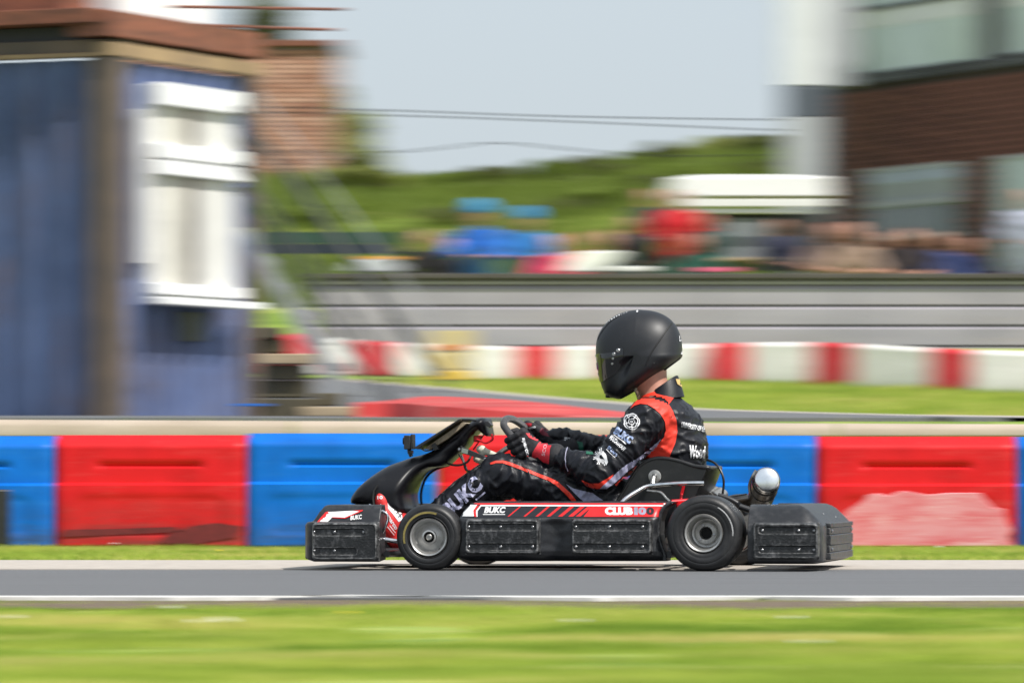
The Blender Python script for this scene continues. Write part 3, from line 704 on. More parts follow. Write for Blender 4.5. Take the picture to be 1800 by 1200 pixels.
for s in 'nf':
    sh, el, wr_ = B_['sh'+s], B_['el'+s], B_['wr'+s]
    fd.cap(sh, .076, sh+(el-sh)*.5, .072, .035); fd.cap(sh+(el-sh)*.5, .072, el, .063, .02)
    md_ = el+(wr_-el)*.35
    fd.cap(el, .062, md_, .056, .02); fd.cap(md_, .054, wr_, .031, .015)
    hp, kn, an = B_['hp'+s], B_['kn'+s], B_['an'+s]
    fd.cap(hp, .098, hp+(kn-hp)*.5, .090, .04); fd.cap(hp+(kn-hp)*.5, .090, kn, .069, .03)
    fd.cap(kn, .068, kn+(an-kn)*.35, .066, .025); fd.cap(kn+(an-kn)*.35, .066, an, .046, .02)
    hd = cpt((905, 782, .475)) if s == 'n' else cpt((935, 768, .765))
    fd.cap(wr_, .028, wr_+(hd-wr_)*.6, .022, .01)
V, Q = fd.mesh(); V = relax(V, Q, 2, .5); N = vnormals(V, Q)
NV = len(V); disp = np.zeros(NV)
def segd(P, a, b):
    d = b-a; t = np.clip(((P-a)@d)/(d@d), 0, 1); return np.linalg.norm(P-a-t[:, None]*d, axis=1), t
folds = np.zeros(NV)
limbs = [('shn', 'eln', .10), ('eln', 'wrn', .09), ('shf', 'elf', .10), ('elf', 'wrf', .09), ('hpn', 'knn', .13), ('knn', 'ann', .11), ('hpf', 'knf', .13), ('knf', 'anf', .11), ('pel', 'upc', .21)]
best = np.full(NV, 9.0); along = np.zeros(NV); who = np.zeros(NV)
for i, (a, b, rr) in enumerate(limbs):
    d, t = segd(V, B_[a], B_[b]); d = d/rr; L = np.linalg.norm(B_[b]-B_[a]); m = d < best
    best[m] = d[m]; along[m] = t[m]*L; who[m] = i
for i in range(NV):
    p = V[i]; s = along[i]; k = who[i]
    a = noise.noise(Vector((p[0]*9, p[1]*9, p[2]*9)))
    q = Vector((s*34+a*2.2+k*7, p[1]*9+p[2]*5, p[0]*7)); r1 = 1-abs(noise.noise(q))*2.4
    q2 = Vector((p[0]*16+p[2]*18, p[1]*10, p[2]*14-p[0]*22)); r2 = 1-abs(noise.noise(q2))*2.6
    disp[i] = .0085*max(0, r1)**2+.0055*max(0, r2)**2-.004
hd = np.clip((V[:, 2]-K(0, 728, .6).z)/.05, 0, 1); disp *= (1-hd)
V = V+N*disp[:, None]
man = obj('person', (V, Q), m_suit, None, angle=None, off=tuple(P0)); OFF[man.name] = tuple(P0)
man.location = KROOT @ P0; man.rotation_euler = (0, 0, -TH)
tag(man, 'kart driver in black and red race suit and matt black helmet gripping the steering wheel', 'person')
# neck and chin skin material
man.data.materials.append(m_skin)
zc = K(0, 692, .6).z; skinf = []
cz = V[Q].mean(axis=1); line = K(1136, 690, .6), K(1180, 664, .6)
for i, c in enumerate(cz):
    zl = line[0].z+(line[1].z-line[0].z)*(c[0]-line[0].x)/(line[1].x-line[0].x)
    if c[2] > max(zl-.035, zc-.05) and abs(c[1]-.62) < .09: man.data.polygons[i].material_index = 1
bb = bvh_of((V, Q))
# collar
col_c = K(1165, 683, .62)
cg = []
for k in range(33):
    t = 2*math.pi*k/32; e = Vector((math.cos(t)*.062, math.sin(t)*.064, 0)); tilt = .64*e.x
    base = col_c+e*1.30+Vector((0.002, 0, -.040+tilt*.25)); top = col_c+e*.96+Vector((-.002, 0, .010+tilt)); cg.append([base, base*.45+top*.55+e*.03, top, top-e*.10, base-e*.30])
collar = obj('collar', G().grid(cg), m_suit, man, fix=True)
cb = bvh_of(G().grid(cg), (V, Q))

def pp(poly, m, lift=.0030, step=2.6, nm='suit_panel', b=bb): return print_poly(nm, poly, m, man, b, lift, step)
pp([(1108, 719), (1113, 711), (1120, 704), (1128, 697), (1138, 692), (1158, 686), (1178, 684), (1194, 688), (1184, 700), (1175, 711), (1182, 722), (1189, 740), (1191, 757), (1187, 778), (1177, 803), (1132, 806), (1148, 790), (1167, 768), (1170, 756), (1168, 741), (1161, 728), (1150, 718), (1138, 711), (1126, 710), (1116, 713)], m_sred)
pp([(1161, 772), (1152, 779), (1136, 793), (1118, 806), (1101, 816), (1088, 826), (1076, 838), (1064, 849), (1054, 858), (1066, 858), (1078, 850), (1092, 838), (1104, 826), (1120, 815), (1136, 803), (1152, 790)], m_ssil, .0030)
pp([(1022, 843), (1038, 849), (1052, 849), (1066, 841), (1078, 833), (1076, 838), (1064, 849), (1054, 858), (1044, 858), (1030, 853)], m_sred, .0026)
pp([(1080, 851), (1094, 839), (1106, 828), (1120, 818), (1122, 821), (1108, 832), (1096, 842), (1083, 853)], m_sred, .0026)
pp(stroke([(862, 815), (872, 811.5), (884, 811.5), (896, 815), (912, 821), (932, 829), (952, 837), (968, 843), (980, 850), (992, 861), (1002, 871), (1010, 881)], [3, 4, 4.6, 5, 5, 5, 5.4, 6, 7, 7, 7, 7]), m_sred, .0024, 3)
pp([(994, 850), (1008, 858), (1024, 862), (1042, 866), (1060, 879), (1026, 881), (1012, 869)], m_ssil, .0024)
pp(stroke([(1000, 783), (994.5, 795), (993.5, 807), (996, 819), (1000, 828)], 1.5), m_gry, .0045, 2, 'piping')
print_text('BUKC', 812, 873, 84, 27, m_ssil, man, bb, ang=-43, bold=.05, shear=.1, lift=.003)
pp(stroke([(836, 878), (853, 864)], 3), m_ssil, .003, 3)
for k in range(6):
    x, y = 826+4*(k % 2)+2*(k//2), 848+6*(k//2); pp([(x, y), (x+2.2, y-1.5), (x+3.6, y+.8), (x+1.4, y+2.2)], m_suit, .0042, 3, 'print_dot')
# rose badge on the shoulder
def ring(cx, cy, f, wd, n=60, m=m_thr, rot=0.0):
    a = [(cx+(f(2*math.pi*k/n)+wd/2)*math.cos(2*math.pi*k/n+rot), cy+(f(2*math.pi*k/n)+wd/2)*math.sin(2*math.pi*k/n+rot)*1.0) for k in range(n+1)]
    b = [(cx+(f(2*math.pi*k/n)-wd/2)*math.cos(2*math.pi*k/n+rot), cy+(f(2*math.pi*k/n)-wd/2)*math.sin(2*math.pi*k/n+rot)*1.0) for k in range(n+1)]
    A = [lay(bb, x, y, .0030) for x, y in a]; Bq = [lay(bb, x, y, .0030) for x, y in b]
    if None in A or None in Bq: return
    obj('badge_ring', G().grid([A, Bq]), m, man)
ring(1110.5, 741, lambda t: 12.4+1.4*abs(math.cos(2.5*t)), 1.8)
ring(1110.5, 741, lambda t: 9.0+1.6*abs(math.cos(2.5*t+.6)), 1.5)
ring(1110.5, 741, lambda t: 4.6+.8*abs(math.cos(2.5*t)), 1.3)
ring(1110.5, 741, lambda t: 1.5, 1.2, 24)
for k in range(5):
    q = 2*math.pi*k/5+.3; ca, sa = math.cos(q), math.sin(q)
    pp(stroke([(1110.5+6*ca, 741+6*sa), (1110.5+14.8*ca, 741+14.8*sa)], [1, 2]), m_thr, .0034, 3, 'badge_leaf')
print_text('BUKC', 1096, 765, 34, 14, m_thb, man, bb, ang=34, bold=.06, lift=.003)
pp(stroke([(1079, 764), (1101, 780)], 1.6), m_thr, .003, 3, 'lettering_line')
print_text('MAKAWOUT', 1086, 779, 34, 8, m_thr, man, bb, ang=42, bold=.05, lift=.003)
print_text('SNAPS', 1077, 793, 22, 6, m_thb, man, bb, ang=44, bold=.03, lift=.003)
pp(stroke([(1066, 790), (1081, 804)], 1.2), m_thr, .003, 3, 'lettering_line')
for k in range(17):                         # sunburst eagle badge
    q = R(60+13*k); r0, r1 = 4, 13+3*math.sin(k*1.7); ca, sa = math.cos(q), math.sin(q)
    pp(stroke([(1058+r0*ca, 803+r0*sa), (1058+r1*ca, 803+r1*sa)], [.7, 1.5]), m_thr, .0032, 3, 'badge_ray')
pp([(1060, 792), (1066, 800), (1069, 812), (1065, 818), (1062, 806), (1058, 799)], m_thr, .0034, 3, 'badge_body')
print_text('UNIVERSITY OF LE', 1218, 750, 42, 9, m_thr, man, bb, ang=12, bold=.04, lift=.003)
print_text('Wood', 1225, 794, 28, 22, m_thr, man, bb, ang=3, bold=.06, lift=.003)
pp(stroke([(1233, 719), (1236, 732), (1239, 745)], 2.4), m_thr, .003, 3, 'badge_edge')
pp([(1187, 666), (1197, 667), (1205, 676), (1208, 686), (1200, 682), (1190, 675)], mat('gold thread crest', (.55, .38, .14), .5, var=.4, scale=120), .004, 3, 'collar_crest', cb)

# gloves
def glove(near):
    def T(p):
        q = K(*p)
        if not near: q = Vector((q.x, 1.245-q.y, q.z+.030))
        return np.array(q)
    A0, A1 = Vector((901, 769)), Vector((918, 799)); n = Vector((.88, -.47)); rows = []
    lo = np.minimum(T((870, 840, .38)), T((1010, 730, .60)))-.05; hi = np.maximum(T((870, 840, .38)), T((1010, 730, .60)))+.05
    f = Field(lo, hi, .0027); wrist = (957, 796, .452)
    for i in range(4):
        a = A0+(A1-A0)*(i/3.0)*1.0; ln = (1.0, 1.08, 1.02, .84)[i]
        kn_ = a+n*(21-i*1.0); pip = a-n*3.0*ln; dip = a-n*10.5*ln; tip = a-n*3*ln
        pts = [T((kn_.x, kn_.y, .447)), T((a.x+n.x*10, a.y+n.y*10, .440)), T((pip.x, pip.y, .4445)), T((dip.x, dip.y, .462)), T((dip.x+1, dip.y+1, .483)), T((tip.x, tip.y, .497))]
        r = (.0120, .0124, .0120, .0110)[i]
        f.chain(pts, [r*1.2, r*1.08, r*1.04, r, r*.95, r*.86], .0028)
        f.cap(T((kn_.x, kn_.y, .450)), r*1.25, T((wrist[0]-8, wrist[1]-2+(i-1.5)*5, .456)), .017, .010)
    f.chain([T((944, 786, .475)), T((930, 770, .488)), T((918, 761, .492)), T((908, 757, .488)), T((901, 758, .480))], [.017, .0145, .0125, .0115, .0105], .005)
    f.ell(T((936, 787, .460)), (.034, .022, .034), 0, .012)
    f.cap(T((945, 791, .458)), .028, T((962, 798, .455)), .034, .012)
    f.cap(T((960, 797, .455)), .038, T((975, 801, .448)), .048, .006)
    v, q = f.mesh(); v = relax(v, q, 1, .4)
    for k in range(len(v)): v[k] += .0006*noise.noise(Vector(v[k])*120)
    o = obj('glove', (v, q), m_glb, man, angle=None); OFF[o.name] = OFF[man.name]
    return o, bvh_of((v, q))
gn, gb = glove(True); gf, gfb = glove(False)
print_poly('glove_panel', [(956, 769), (972, 776), (967, 789), (965, 815), (955, 812), (945, 803), (934, 808), (936, 795), (946, 779)], m_glr, gn, gb, .0015, 3)
print_poly('glove_panel', [(924, 761), (938, 762), (951, 769), (944, 775), (930, 769)], m_glr, gn, gb, .0015, 3)
print_text('sparco', 923, 785, 32, 6.5, m_thr, gn, gb, ang=75, bold=.05, lift=.0022)
print_text('SCO', 957, 791, 20, 6, mat('pink print', (.7, .35, .38), .5), gn, gb, ang=-78, bold=.02, lift=.0022)
print_poly('glove_panel', [(952, 752), (965, 754), (970, 760), (968, 768), (952, 764), (948, 758)], m_glm, gf, gfb, .0015, 2.5)
print_poly('glove_panel', [(922, 743), (935, 744), (934, 749), (926, 749)], m_glr, gf, gfb, .0015, 2.5)
print_text('sparco', 931, 753, 22, 5, m_thr, gf, gfb, ang=-13, bold=.05, lift=.0022)
print_text('S|', 997, 772, 9, 8, m_thr, man, bb, ang=5, bold=.05, lift=.003)
pp([(1007, 774), (1024, 777), (1026, 792), (1006, 790)], m_grn, .003)
pp([(1030, 793), (1046, 795), (1046, 799), (1030, 798)], m_grn, .003)
pp([(991, 778), (1000, 783), (1001, 787), (995, 785)], m_sred, .003)

# shoes
def shoe(dv, near=True):
    f = Field(K(640, 990, .30+dv)-Vector((0, 0, 0)), K(760, 830, .52+dv)+Vector((0, 0, 0)), .0032); v0 = .425+dv
    f.chain([cpt((667, 863, v0)), cpt((671, 880, v0)), cpt((680, 905, v0)), cpt((690, 932, v0)), cpt((697, 948, v0))], [8.5*PX, 13*PX, 16.5*PX, 19*PX, 18*PX], .012, 1.25)
    f.chain([cpt((684, 905, v0)), cpt((705, 922, v0)), cpt((722, 922, v0))], [14*PX, 19*PX, 21*PX], .015, 1.1)
    v, q = f.mesh(); v = relax(v, q, 1, .4)
    o = obj('shoe', (v, q), m_shoe, man, angle=None); OFF[o.name] = OFF[man.name]
    a = [cpt((px, py, v0)) for px, py in [(666, 852), (659, 862), (657.5, 876), (661, 900), (668, 928), (676, 950), (690, 966), (700, 968)]]
    sole = [[Vector(p)+Vector((dx, dy, 0)) for dy, dx in ((-.034, .006), (-.036, 0), (-.02, -.004), (.02, -.004), (.036, 0), (.034, .006))] for p in a]
    obj('shoe_sole', G().grid(sole), m_sole, o, fix=True)
    return o, bvh_of((v, q))
sn, sb = shoe(0.0); sf, _ = shoe(.40)
print_poly('shoe_tongue', [(681, 879), (687, 878), (696, 888), (706, 902), (708, 913), (701, 917), (692, 905), (682, 893)], m_thr, sn, sb, .0015, 3)
for k in range(5):
    x, y = 685+4.3*k, 883+5.6*k; print_poly('shoe_lace', stroke([(x-2, y+3.5), (x+2, y-.5), (x+6, y-2.5)], 1.4), m_cable, sn, sb, .0040, 2)
    print_poly('shoe_lace', stroke([(x, y-2), (x+3, y+4)], 1.1), m_cable, sn, sb, .0044, 2)
print_text('sparco', 688, 918, 29, 7.5, m_thr, sn, sb, ang=57, bold=.03, lift=.0018)
print_text('10', 668, 874, 9, 6, m_thr, sn, sb, bold=.03, lift=.0018)
for off in (0, 4): print_poly('shoe_stripe', stroke([(681+off, 925-off*.4), (693+off*.5, 940-off)], 1.1), m_thr, sn, sb, .0018, 3)
print_poly('shoe_stripe', stroke([(669, 885), (674, 894), (673, 908), (677, 918)], 1.0), m_thr, sn, sb, .0018, 3)

# helmet
hc = K(1122, 626, .62)
prof = [(1124, 544), (1102, 547), (1080, 556), (1063, 571), (1052, 589), (1048, 608), (1048.5, 628), (1051, 650), (1056, 671), (1062, 688), (1070, 696), (1080, 700), (1090, 701), (1104, 694), (1120, 684), (1137, 673), (1158, 658), (1180, 642), (1197, 629), (1199, 618), (1198, 600), (1193, 582), (1184, 567), (1170, 555), (1150, 547)]
pr = arc([Vector((a, b, 0)) for a, b in prof+[prof[0]]], 6)[:-1]
hv = []; hf_ = []; n = len(pr); M = 40
for j in range(M+1):
    t = -math.pi/2+math.pi*j/M; cs = abs(math.cos(t))**.86; sn_ = math.sin(t)
    for p in pr:
        q = K(p.x, p.y, .62); hw = .130
        # bottom of the shell is wide: pinch less there
        e_ = .88-.50*sstep(-.10, .13, hc.z-q.z)*sstep(-.22, .08, q.x-hc.x+.04)-.22*sstep(-.10, .13, hc.z-q.z)
        cs = abs(math.cos(t))**max(.30, e_); pp_ = hc+(q-hc)*cs; hv.append((pp_.x, .62+hw*sn_*(1-.16*sstep(.0, .14, hc.z-q.z)*sstep(.03, .12, hc.x-q.x)), pp_.z))
for j in range(M):
    for k in range(n): hf_.append((j*n+k, j*n+(k+1) % n, (j+1)*n+(k+1) % n, (j+1)*n+k))
hg = (hv, hf_)
helmet = weld(obj('helmet', hg, m_helm, man), 1e-4); hb = bvh_of(hg)
hp = lambda nm, poly, m, lift=.002, step=3.5: print_poly(nm, poly, m, helmet, hb, lift, step)
hp('visor', [(1047.5, 622), (1060, 621), (1078, 619), (1090, 610), (1096, 613), (1095, 628), (1090, 645), (1082, 657), (1070, 664), (1056.5, 672), (1051.5, 650)], m_visor, .0030, 3)
hp('visor_edge', [(1047.6, 624), (1056.5, 623), (1061, 668), (1055.8, 671), (1050.5, 650)], m_gold, .0042, 2.5)
for (x, y, r) in ((1087, 616, .0078), (1079.5, 622.5, .0070), (1078, 630, .0052), (1076.5, 639, .0050)):
    c = lay(hb, x, y, .002)
    obj('visor_screw', G().lathe(c, [(.003, r), (-.003, r), (-.005, r*.7), (-.005, r*.3), (-.003, r*.25), (-.003, 0)], 20), m_bolt, helmet)
def seam(pts, w_, m, lift, nm='helmet_seam'): return hp(nm, stroke(pts, w_), m, lift, 2.5)
m_seam = mat('seam shadow gap', (.004, .004, .005), .6)
ridge = [lay(hb, x, y, .0005) for x, y in [(1181, 568), (1174, 577), (1165, 590), (1156, 603), (1148, 615), (1141, 628), (1136, 640)]]
obj('helmet_seam', G().tube(arc(ridge, 4), .0030, 6), m_seam, helmet)
ridge = [q for q in (lay(hb, x, y, .0005) for x, y in [(1051, 597), (1056, 586), (1063, 576), (1072, 566), (1083, 558), (1094, 552.5)]) if q]
obj('helmet_seam', G().tube(arc(ridge, 4), .002, 6), m_seam, helmet)
edge = [lay(hb, x, y, .0) for x, y in [(1090, 699.5), (1104, 692.5), (1120, 682.5), (1137, 671.5), (1158, 656.5), (1180, 640.5), (1196, 628)]]
edge = [q for q in edge if q]
obj('helmet_trim', G().tube(arc(edge, 5), .0045, 8), m_cable, helmet)
# far-side trim and padded lower rim
obj('chin_vent', G().box(K(1064, 699, .60), K(1083, 687, .66)), m_cable, helmet, bevel=.004)
hp('chin_vent', [(1062, 688), (1074, 690), (1083, 697), (1078, 699), (1066, 694)], m_dark, .004, 3)
hp('helmet_badge', [(1193.5, 590), (1196.5, 591), (1197.5, 599), (1194, 600)], m_thr, .002, 2)
hp('helmet_badge', [(1197, 617), (1199, 617), (1199, 623), (1196.5, 623)], m_thr, .002, 2)
hp('helmet_badge', [(1118.5, 547), (1121, 545), (1122, 547.5), (1119.5, 549.5)], m_thr, .002, 1.5)
for k in range(9):
    x = 1066+4.3*k; y = 566-2.7*k+.06*k*k
    hp('helmet_badge', [(x, y), (x+1.8, y-1.5), (x+2.4, y+.4), (x+.6, y+1.9)], m_thr, .002, 1.5)
obj('visor_screw', G().lathe(lay(hb, 1149.5, 638, 0), [(0, .004), (-.002, .003), (-.002, 0)], 12), m_dark, helmet)
obj('chin_strap', G().tube([K(1117, 684, .535), K(1121, 694, .555), K(1124, 704, .585)], .0065, 8), mat('patterned strap', (.30, .27, .19), .6, var=.9, scale=160, thr=(.5, .52)), helmet)
# ================================================================== GROUND
PROF = [(0, -.012), (27.6, -.012), (28.4, .03), (29.6, .44), (30.3, .55), (31.2, .655), (40, .765), (43, .79), (65, 1.43), (78, 2.15), (80.5, 2.22), (82, 2.3), (84.5, 2.45), (86, 2.9), (96, 3.3), (104, 4.2), (112, 5.6), (125, 6.75), (135, 7.0), (160, 6.0), (400, 3), (2500, 0)]
CREST = [(-400, .0), (430, .22), (640, .22), (780, .10), (950, .30), (1050, .45), (1250, .85), (1400, .95), (2400, 1.0)]
def gz(x, d, rough=True):
    z = lin(PROF, d)
    if d > 96:
        px = 900+x/d*F; z += lin(CREST, px)*sstep(96, 125, d)*(1-sstep(135, 400, d))
        if rough: z += .25*noise.noise(Vector((x*.25, d*.2, 3)))*sstep(98, 112, d)
    return z
def ground_at(px, py):                      # where the sight line through a photograph point meets the ground
    d = 6.0 if py > HZ else 30.6
    while d < 200:
        z = CH+(HZ-py)/F*d
        if gz((px-900)/F*d, d, False) >= z-1e-4: break
        d += .02
    return Vector(((px-900)/F*d, d-CD, gz((px-900)/F*d, d, False))), d
m_grass = mat('mown grass', (.135, .215, .030), .8, scale=1.6, stretch=(.5, 1.6, 1), col2=(.085, .150, .018), bump=1, bscale=60, spec=.2)
def grass_mat(name, c1, c2, c3, sc, st):
    m = bpy.data.materials.new(name); m.use_nodes = True; n = m.node_tree; L = n.links; b = n.nodes['Principled BSDF']
    b.inputs['Roughness'].default_value = .75; b.inputs['Specular IOR Level'].default_value = .25
    g = n.nodes.new('ShaderNodeNewGeometry'); mp = n.nodes.new('ShaderNodeMapping'); mp.inputs['Scale'].default_value = st; L.new(g.outputs['Position'], mp.inputs[0])
    t = n.nodes.new('ShaderNodeTexNoise'); t.inputs['Scale'].default_value = sc; t.inputs['Detail'].default_value = 6; t.inputs['Roughness'].default_value = .65
    L.new(mp.outputs[0], t.inputs['Vector']); r = n.nodes.new('ShaderNodeValToRGB'); L.new(t.outputs[0], r.inputs[0])
    e = r.color_ramp.elements; e[0].position = .40; e[0].color = (*c1, 1); e[1].position = .62; e[1].color = (*c3, 1)
    k = e.new(.50); k.color = (*c2, 1); L.new(r.outputs[0], b.inputs['Base Color'])
    if 'blades' in name:
        tr = n.nodes.new('ShaderNodeBsdfTranslucent'); L.new(r.outputs[0], tr.inputs[0]); mx = n.nodes.new('ShaderNodeMixShader'); mx.inputs[0].default_value = .38
        L.new(b.outputs[0], mx.inputs[1]); L.new(tr.outputs[0], mx.inputs[2]); L.new(mx.outputs[0], n.nodes['Material Output'].inputs[0])
    MATS[name] = m; return m
m_ground = grass_mat('grassy ground', (.130, .210, .025), (.250, .330, .048), (.420, .390, .110), 1.3, (.5, 1.2, 1))
m_blade = grass_mat('grass blades', (.190, .300, .036), (.420, .520, .085), (.680, .590, .210), 1.1, (.45, 1.5, 1))
m_asph = mat('grey track asphalt', (.150, .153, .160), .85, scale=90, col2=(.085, .087, .092), bump=1, bscale=300, scuff=(.085, .086, .09), sscale=4, sstretch=(.10, 2.4, 1), samt=.6)
m_conc = mat('pale concrete', (.45, .405, .355), .85, scale=12, col2=(.36, .32, .28), bump=.7, bscale=90)
m_line = mat('worn white line paint', (.70, .69, .66), .7, scale=14, col2=(.40, .39, .36), stretch=(.5, 2, 1), bump=.4)
m_earth = mat('dry brown earth', (.16, .115, .075), .9, scale=25, col2=(.085, .060, .036), bump=1, bscale=60)
ds = [2, 9, 12, 14, 16, 18, 20, 22, 24, 26, 27.6, 28, 28.4, 29, 29.6, 30, 30.3, 30.8, 31.2]+[31.2+1.69*k for k in range(1, 21)]+[67, 70, 74, 78, 80.5, 82, 84.5, 86]+[88+2*k for k in range(24)]+[138, 145, 160, 200, 280, 400, 800, 1500, 2500]
xs = [-1200, -500, -200, -100, -60, -40]+[-30+1.0*k for k in range(61)]+[40, 60, 100, 200, 500, 1200]
obj('ground', G().grid([[(x, d-CD, gz(x, d)) for x in xs] for d in ds]), m_ground, fix=False, angle=60)
tag(bpy.data.objects['ground'], kind='structure')
def sheet(name, d0, d1, m, lift, x0=-60, x1=60, wob0=0, wob1=0, n=240, seed=0):
    rows = [[], [], [], []]
    for k in range(n+1):
        x = x0+(x1-x0)*k/n
        a = d0+wob0*(noise.noise(Vector((x*1.3, seed, 0)))+.6*noise.noise(Vector((x*5, seed, 4)))); b = d1+wob1*(noise.noise(Vector((x*1.1, seed+5, 0)))+.5*noise.noise(Vector((x*6, seed, 9))))
        rows[0].append((x, a-CD-.002, lift-.03)); rows[1].append((x, a-CD, lift)); rows[2].append((x, b-CD, lift)); rows[3].append((x, b-CD+.002, lift-.03))
    return tag(obj(name, G().grid(rows), m, smooth=False), kind='structure')
sheet('bare_earth_strip', 14.6, 15.9, m_earth, -.006, wob0=.25, seed=2)
sheet('track_asphalt', 15.60, 20.50, m_asph, .0, n=10)
sheet('track_edge_line', 15.54, 15.74, m_line, .004, wob0=.34, wob1=.03, n=500, seed=8)
sheet('concrete_apron', 20.25, 22.35, m_conc, .004, wob1=.05, seed=4)

# upper level: track, kerb edge, far grass
fe = [(-300, 664), (300, 665), (560, 668), (700, 679), (820, 689), (950, 701), (1100, 713), (1240, 724), (1450, 731), (1650, 736), (1800, 739), (2000, 741)]
def up(px, py, lift): p, d = ground_at(px, py); return Vector((p.x, p.y, p.z+lift))
far_edge = arc([(a, b, 0) for a, b in fe], 5)
A_ = [up(p.x, p.y, .012) for p in far_edge]
Bn = [Vector((p.x*.8, 31.3-CD+.4, gz(0, 31.7)+.012)) for p in A_]
rows = [[a+(b-a)*(k/60) for a, b in zip(A_, Bn)] for k in range(61)]
for r in rows:
    for q in r: q.z = gz(q.x, q.y+CD, False)+.022
rows.append([q+Vector((0, -.01, -.08)) for q in rows[-1]])
tag(obj('upper_track_asphalt', G().grid(rows), m_asph), kind='structure')
def kerb(name, pts, wd, ht, m):
    P = [Vector(p) for p in pts]; g = G(); rr = []
    for i, p in enumerate(P):
        t = (P[min(i+1, len(P)-1)]-P[max(i-1, 0)]); t.z = 0; t.normalize(); n = Vector((-t.y, t.x, 0))*wd/2
        rr.append([p-n-Vector((0, 0, .05)), p-n+Vector((0, 0, ht*.6)), p+Vector((0, 0, ht)), p+n+Vector((0, 0, ht*.6)), p+n-Vector((0, 0, .05))])
    return tag(obj(name, g.grid(rr), m), kind='structure')
kerb('upper_track_kerb', A_, .22, .018, m_conc)
if 0: kerb('upper_track_edge_line', [up(p.x, p.y+9, .012) for p in far_edge[10:]], .3, .012, m_conc)
# the low red painted kerb mound of the upper corner
m_redk = mat('red painted kerb', (.46, .030, .026), .6, var=.25, scale=2, scuff=(.70, .30, .26), sscale=3, sstretch=(.4, 2, 2), samt=.7)
rk = [(625, 34.5, 707, 710), (680, 34.4, 704, 709), (715, 34.2, 700, 709), (745, 34.0, 696, 712), (800, 33.8, 697, 716), (880, 33.5, 701, 722), (960, 33.2, 708, 728), (1050, 32.9, 719, 734), (1160, 32.6, 730, 740), (1300, 32.3, 742, 746), (1360, 32.2, 748, 750)]
rows = []
for px, d, t, s in rk:
    a = W(px, t, d+.9); b = W(px, s, d); c = Vector((b.x, b.y-.12, lin(PROF, d)-.05)); e = Vector((a.x, a.y+.25, lin(PROF, d+1)-.05)); rows.append([c, b, a, e])
tag(obj('red_kerb_mound', G().grid(rows), m_redk, fix=True, angle=20), kind='structure')

# pale rounded beam along the top of the bank behind the barrier
m_beam = mat('weathered pale beam', (.47, .39, .31), .75, scale=5, col2=(.36, .29, .22), stretch=(.3, 1, 1), bump=.6, bscale=60)
beam = empty('edging_beam', W(900, 770, 30), 'long pale rounded beam lying along the bank behind the red and blue barrier', 'edging beam', off=None)
OFF[beam.name] = tuple(W(900, 770, 30))
for k in range(-4, 6):
    x0 = k*3.0-1.2; x1 = x0+2.985; g = G(); rr = []
    for x in (x0, x1):
        z0 = W(900+x*320, 771, 30).z; zt = W(900+x*320, 737+(x*320+900)*.0045, 30).z
        rr.append([(x, 10.02, z0), (x, 10.0, z0+.02), (x, 10.0, zt-.035), (x, 10.015, zt-.012), (x, 10.05, zt), (x, 10.13, zt), (x, 10.16, zt-.03), (x, 10.16, z0)])
    n = 8; g.add(rr[0]+rr[1], [(i, i+n, (i+1) % n+n, (i+1) % n) for i in range(n)]+[tuple(range(n)), tuple(range(2*n-1, n-1, -1))])
    obj('beam_length', g, m_beam, beam, fix=True)

# ================================================================== RED AND BLUE BARRIER
m_bred = mat('red barrier plastic', (.62, .010, .014), .45, var=.18, scale=5, scuff=(.72, .12, .11), sscale=4, sstretch=(.35, 1, 3), samt=.30, spec=.25, grime=(.10, .05, .045), grh=.26, bump=.2, bscale=30)
m_bblu = mat('blue barrier plastic', (.001, .135, .55), .45, var=.22, scale=5, scuff=(.05, .26, .62), sscale=4, sstretch=(.35, 1, 3), samt=.25, spec=.25, grime=(.05, .06, .08), grh=.22, bump=.2, bscale=30)
m_pink = mat('sun bleached pink plastic', (.68, .27, .30), .5, scale=7, col2=(.62, .10, .12), stretch=(.4, 1, 2.5), thr=(.50, .66), scuff=(.78, .58, .58), sscale=6, sstretch=(.35, 1, 3), samt=.6)
m_scr = mat('dark scrape', (.14, .012, .014), .7, var=.4, scale=20)
def block_mesh(L, H, seed):
    nx, nz = 60, 40; rows = []
    def yf(x, z):
        y = 0.0
        y += .020*sstep(H*.55, H*.565, z)                     # ledge: the upper half stands back
        y += .050*sstep(H-.045, H, z)**1.2 + .012*sstep(H-.05, H-.04, z)
        y += .014*(1-sstep(0, .04, x))+.014*(1-sstep(0, .04, L-x))
        y += .018*sstep(0, .006, -rrect(x, z, L*.22, H*.715, L*.78, H*.755, .01))
        y += .006*sstep(0, .01, -rrect(x, z, L*.12, H*.10, L*.88, H*.46, .04))
        return y+.004*noise.noise(Vector((x*4, z*5, seed)))
    for j in range(nz+1):
        z = H*(1-j/nz); rows.append([(L*i/nx, yf(L*i/nx, z), z) for i in range(nx+1)])
    g = G(); g.grid(rows)
    ring = rows[0]+[rows[j][nx] for j in range(1, nz+1)]+rows[nz][:-1][::-1]+[rows[j][0] for j in range(nz-1, 0, -1)]
    n = len(ring); back = [(p[0], .42 if p[2] < H-.001 else .36, p[2]) for p in ring]
    return g.add(ring+back, [(i, (i+1) % n, n+(i+1) % n, n+i) for i in range(n)]+[tuple(range(n, 2*n))])
DB = 27.0
edges = [(-925, 0, 'b'), (-585, 1, 'r'), (-245, 2, 'b'), (95, 0, 'r'), (433, -4, 'b'), (768, 0, 'r'), (1098, 1, 'b'), (1437, 3, 'r'), (1787, 4, 'b'), (2127, 5, 'r'), (2467, 5, 'b'), (2807, 5, '')]
